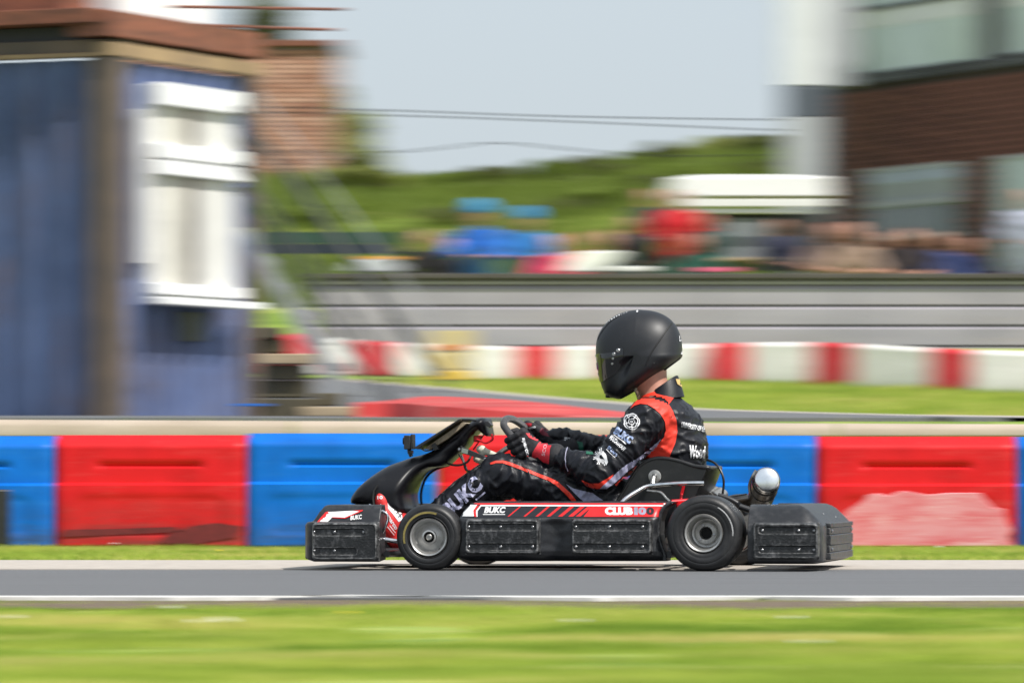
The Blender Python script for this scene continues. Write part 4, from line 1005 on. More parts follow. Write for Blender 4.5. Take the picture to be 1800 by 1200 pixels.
lab = {95: 'red barrier block with dark scrapes low down, left of the kart nose', 433: 'blue barrier block directly beyond the kart nose', 768: 'red barrier block behind the steering wheel and knees', 1098: 'blue barrier block behind the seat and silencer',
       1437: 'red barrier block with bleached pink lower half behind the rear bumper', -245: 'blue barrier block at the left frame edge with a dark lower patch', 1787: 'blue barrier block at the right frame edge',
       -585: 'red barrier block outside the left frame edge', -925: 'blue barrier block, far end of the row at left', 2127: 'red barrier block outside the right frame edge', 2467: 'blue barrier block, far end of the row at right'}
for i, (e, dy, c) in enumerate(edges[:-1]):
    x0 = W(e, 0, DB).x; x1 = W(edges[i+1][0], 0, DB).x; H = .553+(-dy)*.0022
    g = block_mesh(x1-x0-.012, H, i); m = m_bred if c == 'r' else m_bblu
    o = weld(obj('barrier_block', g, m, None, angle=50)); o.location = (x0+.006, DB-CD+(.015*math.sin(i*2.3)), -.004)
    tag(o, lab[e], 'barrier block', 'red and blue plastic barrier blocks along the track'); OFF[o.name] = (0, 0, 0)
    if e == 1437:
        a = [(105, 866), (118, 869), (150, 864), (188, 868), (230, 864), (278, 868), (292, 874), (305, 889), (324, 897), (332, 915), (336, 930), (334, 945), (338, 962), (10, 962), (8, 945), (16, 930), (22, 915), (40, 906), (58, 892), (78, 880), (90, 870)]
        pl = [((p[0])*DB/F, CH+(HZ-p[1])*DB/F+.004) for p in a]
        obj('bleached_panel', G().prism([(x+.012*math.sin(k*2.7), -.004, max(.004, z+.008*math.sin(k*4.1))) for k, (x, z) in enumerate(pl)], [(x, .03, max(.004, z)) for x, z in pl]), m_pink, o, bevel=.004, fix=True)
    if e == -245:
        obj('dark_patch', G().box((.02, -.012, .01), (.735, .02, .285)), m_dark, o, bevel=.01)
    if e == 95:
        vs, fs = fill([(.50, .02), (.70, .015), (.90, .05), (.93, .10), (.80, .12), (.66, .10), (.55, .06)], .03)
        obj('scrape_mark', ([(p.x, -.004+.0*p.x, p.y) for p in vs], fs), m_scr, o)
        vs, fs = fill([(.02, .05), (.30, .06), (.62, .075), (.60, .10), (.30, .09), (.05, .085)], .03)
        obj('scrape_mark', ([(p.x, -.004, p.y) for p in vs], fs), m_scr, o)

# ================================================================== SHIPPING CONTAINER KIOSK (left)
m_cblu = mat('faded blue corrugated steel', (.165, .225, .420), .5, scale=1.4, col2=(.090, .125, .250), scuff=(.15, .11, .085), sscale=1.6, sstretch=(1, 1, .45), samt=.75, metal=.1, bump=.3)
m_rust = mat('rusty orange steel', (.26, .090, .050), .7, scale=5, col2=(.10, .045, .03), stretch=(.5, 1, 3), bump=.8, scuff=(.36, .17, .10), sscale=5, samt=.5)
m_brown = mat('brown grey post', (.155, .115, .085), .7, scale=3, col2=(.09, .075, .065), bump=.6)
m_ochre = mat('ochre painted beam', (.36, .25, .13), .6, scale=3, col2=(.22, .15, .09), stretch=(.4, 1, 2), bump=.5)
m_pvc = mat('white window plastic', (.80, .80, .80), .35, var=.08, scale=20)
m_blind = mat('pale roller blind', (.62, .61, .58), .6, var=.15, scale=3)
m_cream2 = mat('cream curtain', (.56, .54, .48), .7, var=.2, scale=6)
DC = 40.0; cc = W(200, 735, DC); zb = cc.z-.12; zt_ = W(200, 98, DC).z
rdir = Vector((.41, .912, 0)).normalized(); ldir = Vector((-.912, .41, 0)).normalized()
nr = Vector((rdir.y, -rdir.x, 0)); nl = Vector((-ldir.y, ldir.x, 0))*1.0
if nl.y > 0: nl = -nl
cont = empty('shipping_container', (cc.x, cc.y, zb), 'faded blue corrugated container kiosk with stacked white windows and rusty deck beams', 'container', off=None)
OFF[cont.name] = (cc.x, cc.y, zb); C0 = Vector((cc.x, cc.y, 0))
def corr(name, o0, dr, nrm, L, z0, z1, pitch=.26, dep=.07, m=None):
    top = []; bot = []; n = int(L/pitch)
    for k in range(n):
        for (f, dd) in ((0, 0), (.28, 0), (.42, -dep), (.86, -dep)):
            p = o0+dr*((k+f)*pitch)+nrm*dd; top.append((p.x, p.y, z1)); bot.append((p.x, p.y, z0))
    p = o0+dr*L; top.append((p.x, p.y, z1)); bot.append((p.x, p.y, z0))
    return obj(name, G().grid([top, bot]), m or m_cblu, cont, smooth=False)
corr('side_panel', C0+rdir*.10+nr*(-.02), rdir, nr, 2.12, zb+.1, zt_-.02)
corr('end_panel', C0+ldir*.16+nl*(-.02), ldir, nl, 5.7, zb+.1, zt_-.02, m=mat('shade darkened rust streaked blue steel', (.105, .155, .290), .5, scale=1.4, col2=(.055, .085, .170), scuff=(.17, .10, .06), sscale=2.2, sstretch=(1.8, 1.8, .30), samt=1.0, bump=.3))  # same blue paint darkened for the shaded face, plus brown rust streaks
def post(p, w_=.16):
    obj('corner_post', G().box((p.x-w_/2, p.y-w_/2, zb), (p.x+w_/2, p.y+w_/2, zt_)), m_brown, cont, bevel=.008)
def obox(name, o0, dr, nrm, s0, s1, n0, n1, z0, z1, m, par=None, bev=.004):   # box in wall coordinates: along, out, up
    pts = [o0+dr*s+nrm*n for s, n in ((s0, n0), (s1, n0), (s1, n1), (s0, n1))]
    return obj(name, G().prism([(p.x, p.y, z0) for p in pts], [(p.x, p.y, z1) for p in pts]), m, par or cont, bevel=bev, fix=True)
obox('corner_post', C0, rdir, nr, -.02, .16, -.10, .02, zb, zt_, m_brown)
obox('corner_post', C0, ldir, nl, .00, .20, -.10, .016, zb, zt_-.002, m_brown)
obox('corner_post', C0, rdir, nr, 2.18, 2.32, -.10, .02, zb, zt_, m_brown)
obox('bottom_rail', C0, rdir, nr, .16, 2.18, -.08, .01, zb, zb+.11, m_brown)
obox('top_rail', C0, rdir, nr, -.05, 2.36, -.10, .03, zt_, zt_+.10, m_ochre)
obox('top_rail', C0, ldir, nl, .02, 5.9, -.10, .028, zt_-.002, zt_+.03, m_ochre)
obox('roof_board', C0, ldir, nl, .02, 5.9, -.40, .0, zt_+.031, zt_+.125, m_brown)
obox('painted_roof_shadow', C0, ldir, nl, .02, 5.9, -.45, -.10, zt_+.127, zt_+.235, m_dark)  # black board stands in for the shadow under the roof beam
obox('roof_beam', C0, rdir, nr, -.10, 2.34, -.30, .04, zt_+.14, zt_+.33, m_rust)
obox('roof_beam', C0, ldir, nl, .08, 6.0, -.30, .16, zt_+.237, zt_+.345, m_rust)
obox('roof_joist', C0, rdir, nr, .1, 2.3, -.5, -.10, zt_+.101, zt_+.139, m_brown)
obox('deck_board', C0, ldir, nl, .5, 6.0, -1.5, -.30, zt_+.35, zt_+.38, m_rust)
obox('roof_locker', C0, rdir, nr, .75, 2.2, -.9, -.35, zt_+.335, zt_+1.0, m_pvc)
obox('roof_crate', C0, ldir, nl, .6, 1.6, -.9, -.35, zt_+.38, zt_+1.0, m_rust)
# window unit on the lit side
def wz(py): return W(330, py, DC+1.1).z
WO = .0
s0_, s1_ = .42, 1.76
obox('window_surround', C0, rdir, nr, s0_, s1_, .0, .10, wz(540), wz(160), m_pvc, bev=.006)
for nm, a, b in (('window_hood', 196, 157), ('window_transom', 288, 262), ('window_transom', 316, 291), ('window_sill', 522, 503), ('window_sill', 541, 528)):
    obox(nm, C0, rdir, nr, s0_-(.02 if 'sill' not in nm else .08), s1_+(.02 if b != 528 else .22), .10, .18 if b != 528 else .24, wz(a), wz(b), m_pvc, bev=.008)
for a, b in ((262, 196), (503, 316)):
    obox('window_blind', C0, rdir, nr, s0_+.06, s0_+.52, .10, .115, wz(a)+.004, wz(b)-.004, m_cream2)
    obox('window_blind', C0, rdir, nr, s0_+.66, s1_-.08, .10, .117, wz(a)+.004, wz(b)-.004, m_blind)
    obox('window_mullion', C0, rdir, nr, s0_+.55, s0_+.62, .10, .16, wz(a)+.004, wz(b)-.004, m_brown)
obox('vent_recess', C0, rdir, nr, 1.05, 1.42, -.01, .012, wz(600), wz(548), m_dark)
obox('side_shutter', C0, rdir, nr, .32, .415, .0, .06, wz(470), wz(205), m_blind)

# metal staircase
m_galv = mat('galvanised grey steel', (.36, .37, .38), .45, metal=.4, var=.3, scale=8)
m_gdk = mat('dark stair steel', (.05, .055, .055), .5, var=.3, scale=8)
m_tread = mat('timber tread', (.36, .28, .18), .7, var=.3, scale=8, stretch=(.3, 1, 1))
DS = 38.6; q0 = W(640, 735, DS); stair = empty('metal_staircase', (q0.x, q0.y, q0.z-.1), 'steep metal staircase with thin handrails descending beside the container', 'staircase'); OFF[stair.name] = (q0.x, q0.y, q0.z-.1)
def bar(nm, a, b, dd, r, m): return obj(nm, G().tube([W(*a, DS+dd), W(*b, DS+dd)], r, 10), m, stair)
def plate(nm, pl, dd, th, m): return obj(nm, G().prism([W(x, y, DS+dd) for x, y in pl], [W(x, y, DS+dd)+Vector((0, th, 0)) for x, y in pl]), m, stair, fix=True)
plate('stringer', [(414, 400), (436, 400), (640, 720), (606, 720)], .0, .02, m_galv)
plate('stringer', [(414, 330), (426, 330), (700, 720), (684, 720)], .9, .02, m_gdk)
bar('handrail', (414, 186), (770, 660), 0, .020, m_gdk); bar('handrail', (414, 285), (720, 690), 0, .016, m_gdk)
bar('handrail', (450, 160), (830, 650), .9, .009, m_galv); bar('handrail', (470, 250), (800, 690), .9, .012, m_gdk)
for k in range(6):
    x = 440+62*k; y1 = 186+(x-414)*1.331; y2 = 400+(x-414)*1.50
    bar('baluster', (x, y1), (x, min(y2, 725)), 0, .007, m_gdk)
for k in range(7):
    x = 425+32*k; y = 415+46*k
    t = G().box(W(x, y, DS)+Vector((0, .03, -.012)), W(x+26, y, DS+.88)+Vector((0, 0, .012))); obj('stair_tread', t, m_galv, stair)
# timbers stacked under the stair
tp = W(540, 735, 37.6); stack = empty('timber_stack', (tp.x, tp.y, tp.z-.05), 'stack of dark weathered sleepers and pale planks beneath the staircase', 'timber stack'); OFF[stack.name] = (tp.x, tp.y, tp.z-.05)
m_slp = mat('olive brown sleeper', (.085, .072, .042), .85, scale=6, col2=(.05, .045, .03), stretch=(.3, 1, 1), bump=.9)
for (a, b, t, s, m, dd) in ((455, 556, 735, 700, m_slp, 0), (452, 548, 699, 668, m_slp, .05), (458, 541, 667, 641, m_slp, .0), (456, 552, 640, 621, m_tread, -.05), (449, 505, 620, 596, m_slp, .05), (452, 498, 595, 575, m_slp, .0), (560, 640, 745, 733, m_slp, .1), (530, 628, 732, 714, m_tread, -.1), (556, 600, 713, 690, m_slp, .1)):
    p = W(a, t, 37.6+dd); q = W(b, s, 37.6+dd); obj('timber', G().box((p.x, p.y, p.z+.002), (q.x, p.y+.35, q.z-.002)), m, stack, bevel=.008)
obj('blue_crate_lid', G().box(W(412, 713, 37.4), W(472, 709, 37.4)+Vector((0, .3, 0))), mat('blue lid', (.02, .14, .5), .5), stack)

# ================================================================== RED AND WHITE BARRIER (middle distance)
m_rwr = mat('red road barrier plastic', (.52, .022, .028), .5, var=.25, scale=4, scuff=(.55, .30, .28), sscale=4, samt=.35)
m_rww = mat('white road barrier plastic', (.62, .61, .56), .5, var=.12, scale=4, scuff=(.34, .33, .30), sscale=3, sstretch=(1, 1, 3), samt=.5)
bl = [(330, 655, 582, 'w'), (395, 655, 582, 'r'), (465, 655, 581, 'w'), (478, 656, 582, 'r'), (545, 657, 590, 'w'), (622, 658, 596, 'r'), (696, 660, 601, 'w'), (776, 663, 604, 'w'), (842, 666, 606, 'w'), (905, 668, 608, 'r'), (978, 669, 608, 'w'), (1062, 670, 606, 'r'), (1140, 671, 605, 'w'), (1245, 672, 603, 'r'), (1316, 674, 601, 'w'), (1426, 678, 600, 'r'), (1504, 682, 603, 'w'), (1638, 689, 610, 'r'), (1712, 692, 614, 'w'), (1840, 695, 617, 'r'), (1915, 697, 619, 'w'), (2040, 699, 621, 'r'), (2110, 700, 622, '')]
places = {395: 'beyond the container, hidden low', 465: 'thin sliver beside the container', 478: 'left end by the staircase', 545: 'second visible from the staircase', 622: 'behind the stair handrails', 696: 'left of the yellow sign board', 776: 'behind the yellow sign board', 842: 'right of the yellow sign board', 905: 'between the sign board and the helmet', 978: 'just left of the helmet', 1062: 'hidden behind the helmet', 1140: 'just right of the helmet', 1245: 'below the white canopy stall', 1316: 'centred below the stall counter', 1426: 'at the crest of the curved row', 1504: 'wide one after the crest', 1638: 'near the right frame edge', 1712: 'last at the right frame edge', 330: 'at the far left end', 1840: 'outside the right edge', 1915: 'second outside the right edge', 2040: 'third outside the right edge'}
for i, (px, b, t, c) in enumerate(bl[:-1]):
    b2, t2 = bl[i+1][1], bl[i+1][2]; nx = bl[i+1][0]
    d1 = ground_at(px, b)[1]; d2 = ground_at(nx, b2)[1]; d1 = min(d1, 66); d2 = min(d2, 66)
    dm = (d1+d2)/2; d1 = dm+(d1-dm)*.15; d2 = dm+(d2-dm)*.15
    a = [W(px+1, b+1, d1), W(nx-1, b2+1, d2)]; zt1 = W(px, t, d1).z; zt2 = W(nx, t2, d2).z
    sec = [(0, 0), (-.00, .25), (.06, .60), (.08, .92), (.16, 1.0), (.30, 1.0), (.38, .92), (.44, .3), (.46, 0)]
    rr = []
    for (p, zt1_) in ((a[0], zt1), (a[1], zt2)):
        rr.append([Vector((p.x, p.y+s, p.z+(zt1_-p.z)*h)) for s, h in sec])
    n = len(sec); o0 = a[0]
    g = G().add(rr[0]+rr[1], [(k, k+n, (k+1) % n+n, (k+1) % n) for k in range(n)]+[tuple(range(n)), tuple(range(2*n-1, n-1, -1))])
    o = obj('road_barrier', g, m_rwr if c == 'r' else m_rww, None, bevel=.02, off=tuple(o0), fix=True); o.location = o0
    tag(o, ('red' if c == 'r' else 'white')+' road barrier '+places[px], 'road barrier', 'red and white road barriers in a curved row')
# yellow sign board
dsn = 57.0; p = W(795, 668, dsn); sg = empty('sign_board', p, 'pale yellow sign board standing in front of the red and white barriers', 'sign'); OFF[sg.name] = tuple(p)
m_sy = mat('pale yellow panel', (.62, .50, .22), .5, var=.12, scale=5); m_sy2 = mat('strong yellow panel', (.70, .47, .06), .5, var=.1, scale=5); m_so = mat('orange print', (.65, .22, .04), .5)
def sbox(nm, x0, y0, x1, y1, n0, n1, m): a = W(x0, y1, dsn); b = W(x1, y0, dsn); return obj(nm, G().box((a.x, a.y+n0, a.z), (b.x, a.y+n1, b.z)), m, sg, bevel=.004)
sbox('panel', 756, 581, 832, 668, 0, .06, m_sy); sbox('panel_stripe', 758, 653, 830, 667, -.012, 0, m_sy2); sbox('panel_stripe', 766, 606, 822, 616, -.012, 0, m_so)
sbox('panel_print', 762, 625, 770, 648, -.010, 0, m_sy2); sbox('panel_print', 786, 622, 824, 648, -.010, 0, m_sy)
sbox('sign_leg', 764, 664, 769, 674, .06, .12, m_galv); sbox('sign_leg', 820, 664, 825, 674, .06, .12, m_galv)

# ================================================================== GREY PLANK WALL
m_gpl = mat('grey wall plank', (.335, .31, .36), .55, var=.14, scale=2, stretch=(.3, 1, 1), scuff=(.36, .31, .31), sscale=2, sstretch=(.3, 1, 2), samt=.5)
m_cap = mat('dark wall capping', (.075, .066, .058), .6, var=.3, scale=4)
DW = 80.0; p = W(1100, 615, DW); wall = empty('plank_wall', p, 'long grey horizontal plank wall with dark capping below the spectators', 'wall'); OFF[wall.name] = tuple(p)
rowsy = [(489, 500), (501.4, 535), (536.4, 570), (571.4, 606), (607.4, 640)]
for k in range(-2, 7):
    xa = 545+(k)*237 if k > 0 else 545+(k)*237; 
    if k < 0: continue
    for (t, b) in rowsy:
        a = W(xa+1.2, b, DW); c = W(xa+237-1.2, t, DW); o = obj('plank', G().add([(a.x, a.y, a.z), (c.x, a.y, a.z), (c.x, a.y-.002, a.z+(c.z-a.z)*.5), (a.x, a.y-.002, a.z+(c.z-a.z)*.5), (a.x, a.y-.002, c.z-.055), (c.x, a.y-.002, c.z-.055), (c.x, a.y+.045, c.z), (a.x, a.y+.045, c.z), (a.x, a.y+.05, a.z), (c.x, a.y+.05, a.z), (c.x, a.y+.05, c.z), (a.x, a.y+.05, c.z)],
            [(0, 1, 2, 3), (3, 2, 5, 4), (4, 5, 6, 7), (7, 6, 10, 11), (0, 3, 4, 7, 11, 8), (1, 9, 10, 6, 5, 2), (8, 9, 1, 0), (8, 11, 10, 9)]), m_gpl, wall, smooth=False)
    a = W(xa, 640, DW); c = W(xa+8, 488, DW); obj('wall_post', G().box((a.x, a.y+.052, a.z), (c.x, a.y+.14, c.z)), m_dark, wall)
a = W(545, 640, DW); c = W(545+7*237, 489, DW); obj('backing_sheet', G().box((a.x, a.y+.145, a.z), (c.x, a.y+.16, c.z)), mat('brown backing', (.22, .16, .14), .8), wall)
for k in range(7):
    a = W(545+237*k+.5, 490.0, DW); c = W(545+237*(k+1)-.5, 481, DW); obj('wall_capping', G().box((a.x, a.y-.10, a.z), (c.x, a.y+.35, c.z)), m_cap, wall, bevel=.01)
# dark green fence with a rail, left of the wall
p = W(480, 480, 84); gf_ = empty('netting_fence', p, 'dark green windbreak fence behind the staircase, left of the spectators', 'fence'); OFF[gf_.name] = tuple(p)
a = W(300, 470, 84); c = W(705, 408, 84); obj('fence_sheet', G().box((a.x, a.y, W(0, 428, 84).z), (c.x, a.y+.02, c.z)), mat('dark green sheeting', (.022, .060, .040), .6, var=.2, scale=3), gf_)
obj('fence_rail', G().box((a.x, a.y-.05, W(0, 446, 84).z), (c.x, a.y+.05, W(0, 429, 84).z)), mat('navy rail', (.016, .024, .04), .5), gf_)
for px in (320, 450, 570, 690): q = W(px, 408, 84); obj('fence_post', G().box((q.x, q.y+.03, 2.3), (q.x+.06, q.y+.09, q.z)), m_dark, gf_)
# ================================================================== BUILDINGS
m_mort = mat('dark mortar', (.055, .040, .036), .9, var=.2, scale=10)
m_bk = [mat('brown red brick %s' % a, c, .85, var=.25, scale=6) for a, c in (('one', (.165, .064, .050)), ('two', (.125, .050, .042)), ('three', (.205, .082, .062)))]
m_ob = [mat('orange brick %s' % a, c, .85, var=.25, scale=6) for a, c in (('one', (.50, .26, .17)), ('two', (.36, .17, .11)), ('three', (.60, .36, .26)))]
m_fr = mat('charcoal window frame', (.035, .037, .04), .4); m_glass = mat('window glass', (.10, .13, .13), .06, spec=1.0, coat=.3)
m_pane = mat('glass with painted sky reflection', (.52, .61, .59), .10, spec=.8, var=.2, scale=.8)  # reflected sky is put into the pale base colour of the panes
m_wp = mat('white painted column', (.70, .71, .72), .5, var=.08, scale=2); m_lg = mat('light grey cladding', (.42, .43, .45), .5, var=.1, scale=2)
def brick_wall(par, o0, dr, nrm, L, z0, z1, mats, near_first, holes=(), bl=.215, bh=.065, mo=.011, limit=290):
    meshes = []; w3 = [None]*len(mats)
    cut = lambda s, z: any(a < s < b and c < z < e for a, b, c, e in holes)
    cells = []; nz = int((z1-z0)/(bh+mo))
    for j in range(nz):
        z = z0+j*(bh+mo); s = -(bl/2 if j % 2 else 0)
        while s < L:
            a = max(s, 0); b = min(s+bl, L)
            if b-a > .04 and not cut((a+b)/2, z+bh/2): cells.append((a, b, z))
            s += bl+mo
    cells.sort(key=lambda c: near_first(c)); big = cells[:limit]; rest = cells[limit:]
    unit = G().box((0, -.02, 0), (bl, .012, bh)); ms = [new_mesh('brick', unit, m, smooth=False) for m in mats]
    ang = math.atan2(dr.y, dr.x); off = Vector(OFF[par.name])
    for k, (a, b, z) in enumerate(big):
        o = bpy.data.objects.new('brick', ms[random.randrange(len(ms))]); COL.objects.link(o); o.parent = par
        o.location = o0+dr*a+nrm*(.004*random.random())+Vector((0, 0, z))-off; o.rotation_euler = (0, 0, ang); o.scale = ((b-a)/bl, 1, 1)
        OFF[o.name] = tuple(off)
    g = G(); 
    for (a, b, z) in rest:
        out = .012+.004*random.random(); p = [o0+dr*a, o0+dr*b]
        v = [p[0]+nrm*out, p[1]+nrm*out, p[1]-nrm*.01, p[0]-nrm*.01]
        g.add([(q.x, q.y, z) for q in v]+[(q.x, q.y, z+bh) for q in v], [(0, 1, 5, 4), (1, 2, 6, 5), (3, 0, 4, 7), (4, 5, 6, 7)])
    if rest: tag(obj('brick_courses', g, mats[0], par, smooth=False), kind='stuff')
# --- clubhouse at the right: brick ground storey, glazed upper storey; the wall comes nearer to the right
DH = 94.0; w0 = W(1463, 480, DH); w1 = W(1830, 480, 88.0); w0 = Vector((w0.x, w0.y, 0)); w1 = Vector((w1.x, w1.y, 0))
hd_ = (w1-w0).normalized(); hn = Vector((hd_.y, -hd_.x, 0)); HL = 14.0
house = empty('clubhouse', (w0.x, w0.y, 3.0), 'dark red brick clubhouse with glazed upper storey and white corner column', 'building'); OFF[house.name] = (w0.x, w0.y, 3.0)
zg = 2.6; z1_ = W(1463, 156, DH).z; z2_ = z1_+2.6
def hx(px):                                  # distance along the wall seen at px
    a = (px-900)/F; return (a*(w0.y+CD)-w0.x)/(hd_.x-a*hd_.y)
def hzz(px, py): s = hx(px); d = w0.y+CD+hd_.y*s; return CH+(HZ-py)/F*d
def hb_(nm, s0, s1, n0, n1, za, zb_, m, par=None, bev=0): return obox(nm, w0, hd_, hn, s0, s1, n0, n1, za, zb_, m, par or house, bev)
win1 = (hx(1527), hx(1690), hzz(1600, 420), hzz(1600, 291)); win2 = (hx(1756), hx(1756)+2.2, hzz(1790, 475), hzz(1790, 272))
hb_('wall', 0, HL, -4.0, -.02, 1.2, z1_, m_mort)
brick_wall(house, w0, hd_, hn, HL*.55, zg+.3, z1_-.01, m_bk, lambda c: (0 if c[2] > 3.2 and c[0] < 4.6 else 5)+abs(c[2]-5.2)+abs(c[0]-2)*.3, holes=(win1, win2), bl=.30, bh=.092, mo=.022)
def window(s0, s1, za, zb_, nb=2):
    f = hb_('window', s0, s1, -.019, .0, za, zb_, m_pane)
    for a, b, c, e in ((s0, s0+.07, za, zb_), (s1-.07, s1, za, zb_), (s0+.07, s1-.07, za, za+.07), (s0+.07, s1-.07, zb_-.07, zb_)): hb_('frame', a, b, .001, .03, c, e, m_lg, f)
    hb_('frame', (s0+s1)/2-.03, (s0+s1)/2+.03, .001, .028, za+.07, zb_-.07, m_lg, f)
    return f
f = window(*win1); hb_('pane', win1[0]+.08, win1[1]-.08, .001, .008, win1[2]+.08, hzz(1600, 364), m_glass, f); hb_('curtain', win1[0]+.08, win1[1]-.08, .001, .010, hzz(1600, 349), hzz(1600, 320), mat('pale grey curtain', (.36, .38, .38), .6), f); hb_('sill', win1[0]-.05, win1[1]+.03, .0, .09, hzz(1600, 362), hzz(1600, 351), m_lg, f); hb_('blind', win1[0]+.08, win1[1]-.08, .001, .012, hzz(1600, 318), hzz(1600, 298), mat('pale blue blind', (.45, .50, .60), .6), f)
f = window(*win2)
hb_('plinth', -.02, HL, -.02, .05, 1.2, zg+.29, m_dark)
hb_('string_course', -.05, HL, -.02, .08, z1_, z1_+.10, m_fr)
# upper storey
u0_, u1_ = hx(1508), hx(1735)
hb_('upper_wall', -.02, HL, -4.0, -.12, z1_+.10, z2_+1.0, m_lg)
hb_('corner_pier', -.02, u0_-.004, -.11, .03, z1_+.10, z2_+1.0, m_fr)
for (a, b) in ((u0_, hx(1722)), (hx(1764), hx(1764)+2.1), (hx(1764)+2.5, hx(1764)+4.6)):
    f = hb_('window', a, b, -.118, -.02, z1_+.13, z2_+.9, m_pane)
    hb_('frame', a, b, -.019, .02, z1_+.13, z1_+.19, m_fr, f)
    zq = W(1560, 27, DH).z; hb_('frame', a, b, -.019, .022, zq-.03, zq+.04, m_fr, f); hb_('frame', a, a+.06, -.018, .024, z1_+.20, z2_+.9, m_fr, f)
    hb_('blind', a+.08, b-.02, -.019, -.012, W(1560, 60, DH).z, zq-.04, m_wp, f)
for a in (hx(1722)+.003, hx(1764)+2.103): hb_('pier', a, a+.36, -.11, .05, z1_+.101, z2_+1.0, m_fr)
# white column and bracket at the corner, standing in front of it
def fbox(nm, x0, y0, x1, y1, d, dep, m, par, bev=.01): a = W(x0, y1, d); b = W(x1, y0, d); return obj(nm, G().box((a.x, a.y, a.z), (b.x, a.y+dep, b.z)), m, par, bevel=bev)
DCo = 91.0
fbox('column', 1380, 206, 1449, 480, DCo, .55, m_lg, house); fbox('column', 1377, -60, 1448, 150, DCo, .62, m_wp, house)
fbox('column', 1452, -60, 1504, 152, DCo+.3, .5, m_lg, house); fbox('balcony_bracket', 1378, 152, 1449, 205, DCo, .6, mat('blue grey bracket', (.09, .105, .13), .5), house)
fbox('balcony_bracket', 1451, 156, 1466, 478, DCo+.2, .5, m_fr, house)
# --- orange brick house at the left
OD = 126.0; p = W(500, 480, OD); oh = empty('brick_house', (p.x, p.y, 3.2), 'tall orange brick house showing behind the staircase', 'building'); OFF[oh.name] = (p.x, p.y, 3.2)
a = W(210, 480, OD); b = W(588, 82, OD); obj('wall', G().box((a.x, a.y+.02, 5.2), (b.x-.01, a.y+4, b.z)), mat('pale mortar', (.30, .22, .17), .9), oh)
brick_wall(oh, Vector((a.x, a.y, 0)), Vector((1, 0, 0)), Vector((0, -1, 0)), b.x-a.x, 6.2, b.z, m_ob, lambda c: -c[0], bl=.30, bh=.092, mo=.018)
obj('roof_edge', G().box((a.x, a.y-.15, b.z+.002), (b.x+.12, a.y+4, b.z+.14)), m_rust, oh, bevel=.01)
# scaffold poles on the container roof
for (x0, y0, x1, y1, dd) in ((300, 12, 606, 17, 41.5), (330, 44, 590, 53, 41.6)):
    p = W(x0, y0, dd); o = obj('scaffold_pole', G().tube([p, W(x1, y1, dd)], .012, 10), m_rust, None, off=tuple(p)); o.location = p
    tag(o, ('upper' if y0 == 12 else 'lower')+' rusty scaffold pole reaching out from the container deck', 'pole')
# ================================================================== HEDGES, TREES
def leaf_cloud(name, centres, n, size, m, par, off, jit=1.0):
    V_ = []; C_ = np.array([c[0] for c in centres]); Rr = np.array([c[1] for c in centres]); wts = Rr.prod(axis=1); wts = wts/wts.sum()
    idx = RNG.choice(len(C_), n, p=wts); d = RNG.normal(size=(n, 3)); d /= np.linalg.norm(d, axis=1)[:, None]
    rad = (.45+.6*RNG.random(n)**.6)[:, None]; P = C_[idx]+d*Rr[idx]*rad
    a = RNG.normal(size=(n, 3)); a /= np.linalg.norm(a, axis=1)[:, None]; b = np.cross(a, RNG.normal(size=(n, 3))); b /= np.linalg.norm(b, axis=1)[:, None]
    s = (size*(.6+.8*RNG.random(n)))[:, None]
    V_ = np.stack([P-a*s, P+b*s*.5, P+a*s, P-b*s*.5], 1).reshape(-1, 3); Fq = np.arange(n*4).reshape(-1, 4)
    return obj(name, (V_-np.array(off)*0, Fq), m, par, smooth=False)
def leaf_mat(nm, a, b):
    m = mat(nm, a, .6, scale=1.8, col2=b, spec=.3); n = m.node_tree; bs = n.nodes['Principled BSDF']
    tr = n.nodes.new('ShaderNodeBsdfTranslucent'); n.links.new(bs.inputs['Base Color'].links[0].from_socket, tr.inputs[0]); mx = n.nodes.new('ShaderNodeMixShader'); mx.inputs[0].default_value = .35
    n.links.new(bs.outputs[0], mx.inputs[1]); n.links.new(tr.outputs[0], mx.inputs[2]); n.links.new(mx.outputs[0], n.nodes['Material Output'].inputs[0]); return m
m_lf = leaf_mat('fresh hedge leaves', (.230, .300, .052), (.115, .165, .028)); m_lf2 = leaf_mat('olive shrub leaves', (.150, .168, .052), (.078, .094, .028)); m_lf3 = leaf_mat('yellow green leaves', (.38, .40, .12), (.24, .28, .08))
m_bark = mat('grey brown bark', (.10, .08, .06), .9, scale=12, col2=(.06, .05, .04), bump=.8)
shr = [(880, 300, 90, 26, m_lf2, 'low olive shrub at the left start of the bank scrub'), (965, 292, 80, 26, m_lf, 'fresh green shrub on the bank left of the helmet'), (1040, 282, 80, 30, m_lf2, 'dark olive shrub on the bank straight above the helmet'), (1110, 276, 85, 34, m_lf, 'green bush on the bank just right of the helmet'),
       (1180, 264, 80, 38, m_lf2, 'dark rounded bush on the bank above the red jacket'), (1250, 254, 90, 44, m_lf3, 'yellow green bush on the bank above the white canopy'), (1330, 248, 90, 42, m_lf2, 'olive bush on the bank beside the white column'), (1410, 250, 90, 42, m_lf, 'green bush on the bank behind the white column'),
       (770, 312, 110, 16, m_lf, 'low green scrub on the bank above the blue caps'), (620, 300, 70, 28, m_lf3, 'pale bush on the bank next to the brick house'), (690, 312, 60, 20, m_lf, 'small green bush right of the pale bush on the bank')]
pos_w = ['lowest patch by the blue caps', 'patch above the tall tan haired head', 'patch left of the white canopy', 'patch above the canopy left half', 'patch above the canopy right half', 'patch just under the left bank top', 'patch between blue caps and helmet line', 'patch halfway up the bank, mid slope', 'patch near the bank top by the dark olive shrub', 'patch low on the slope beside the stair rails']
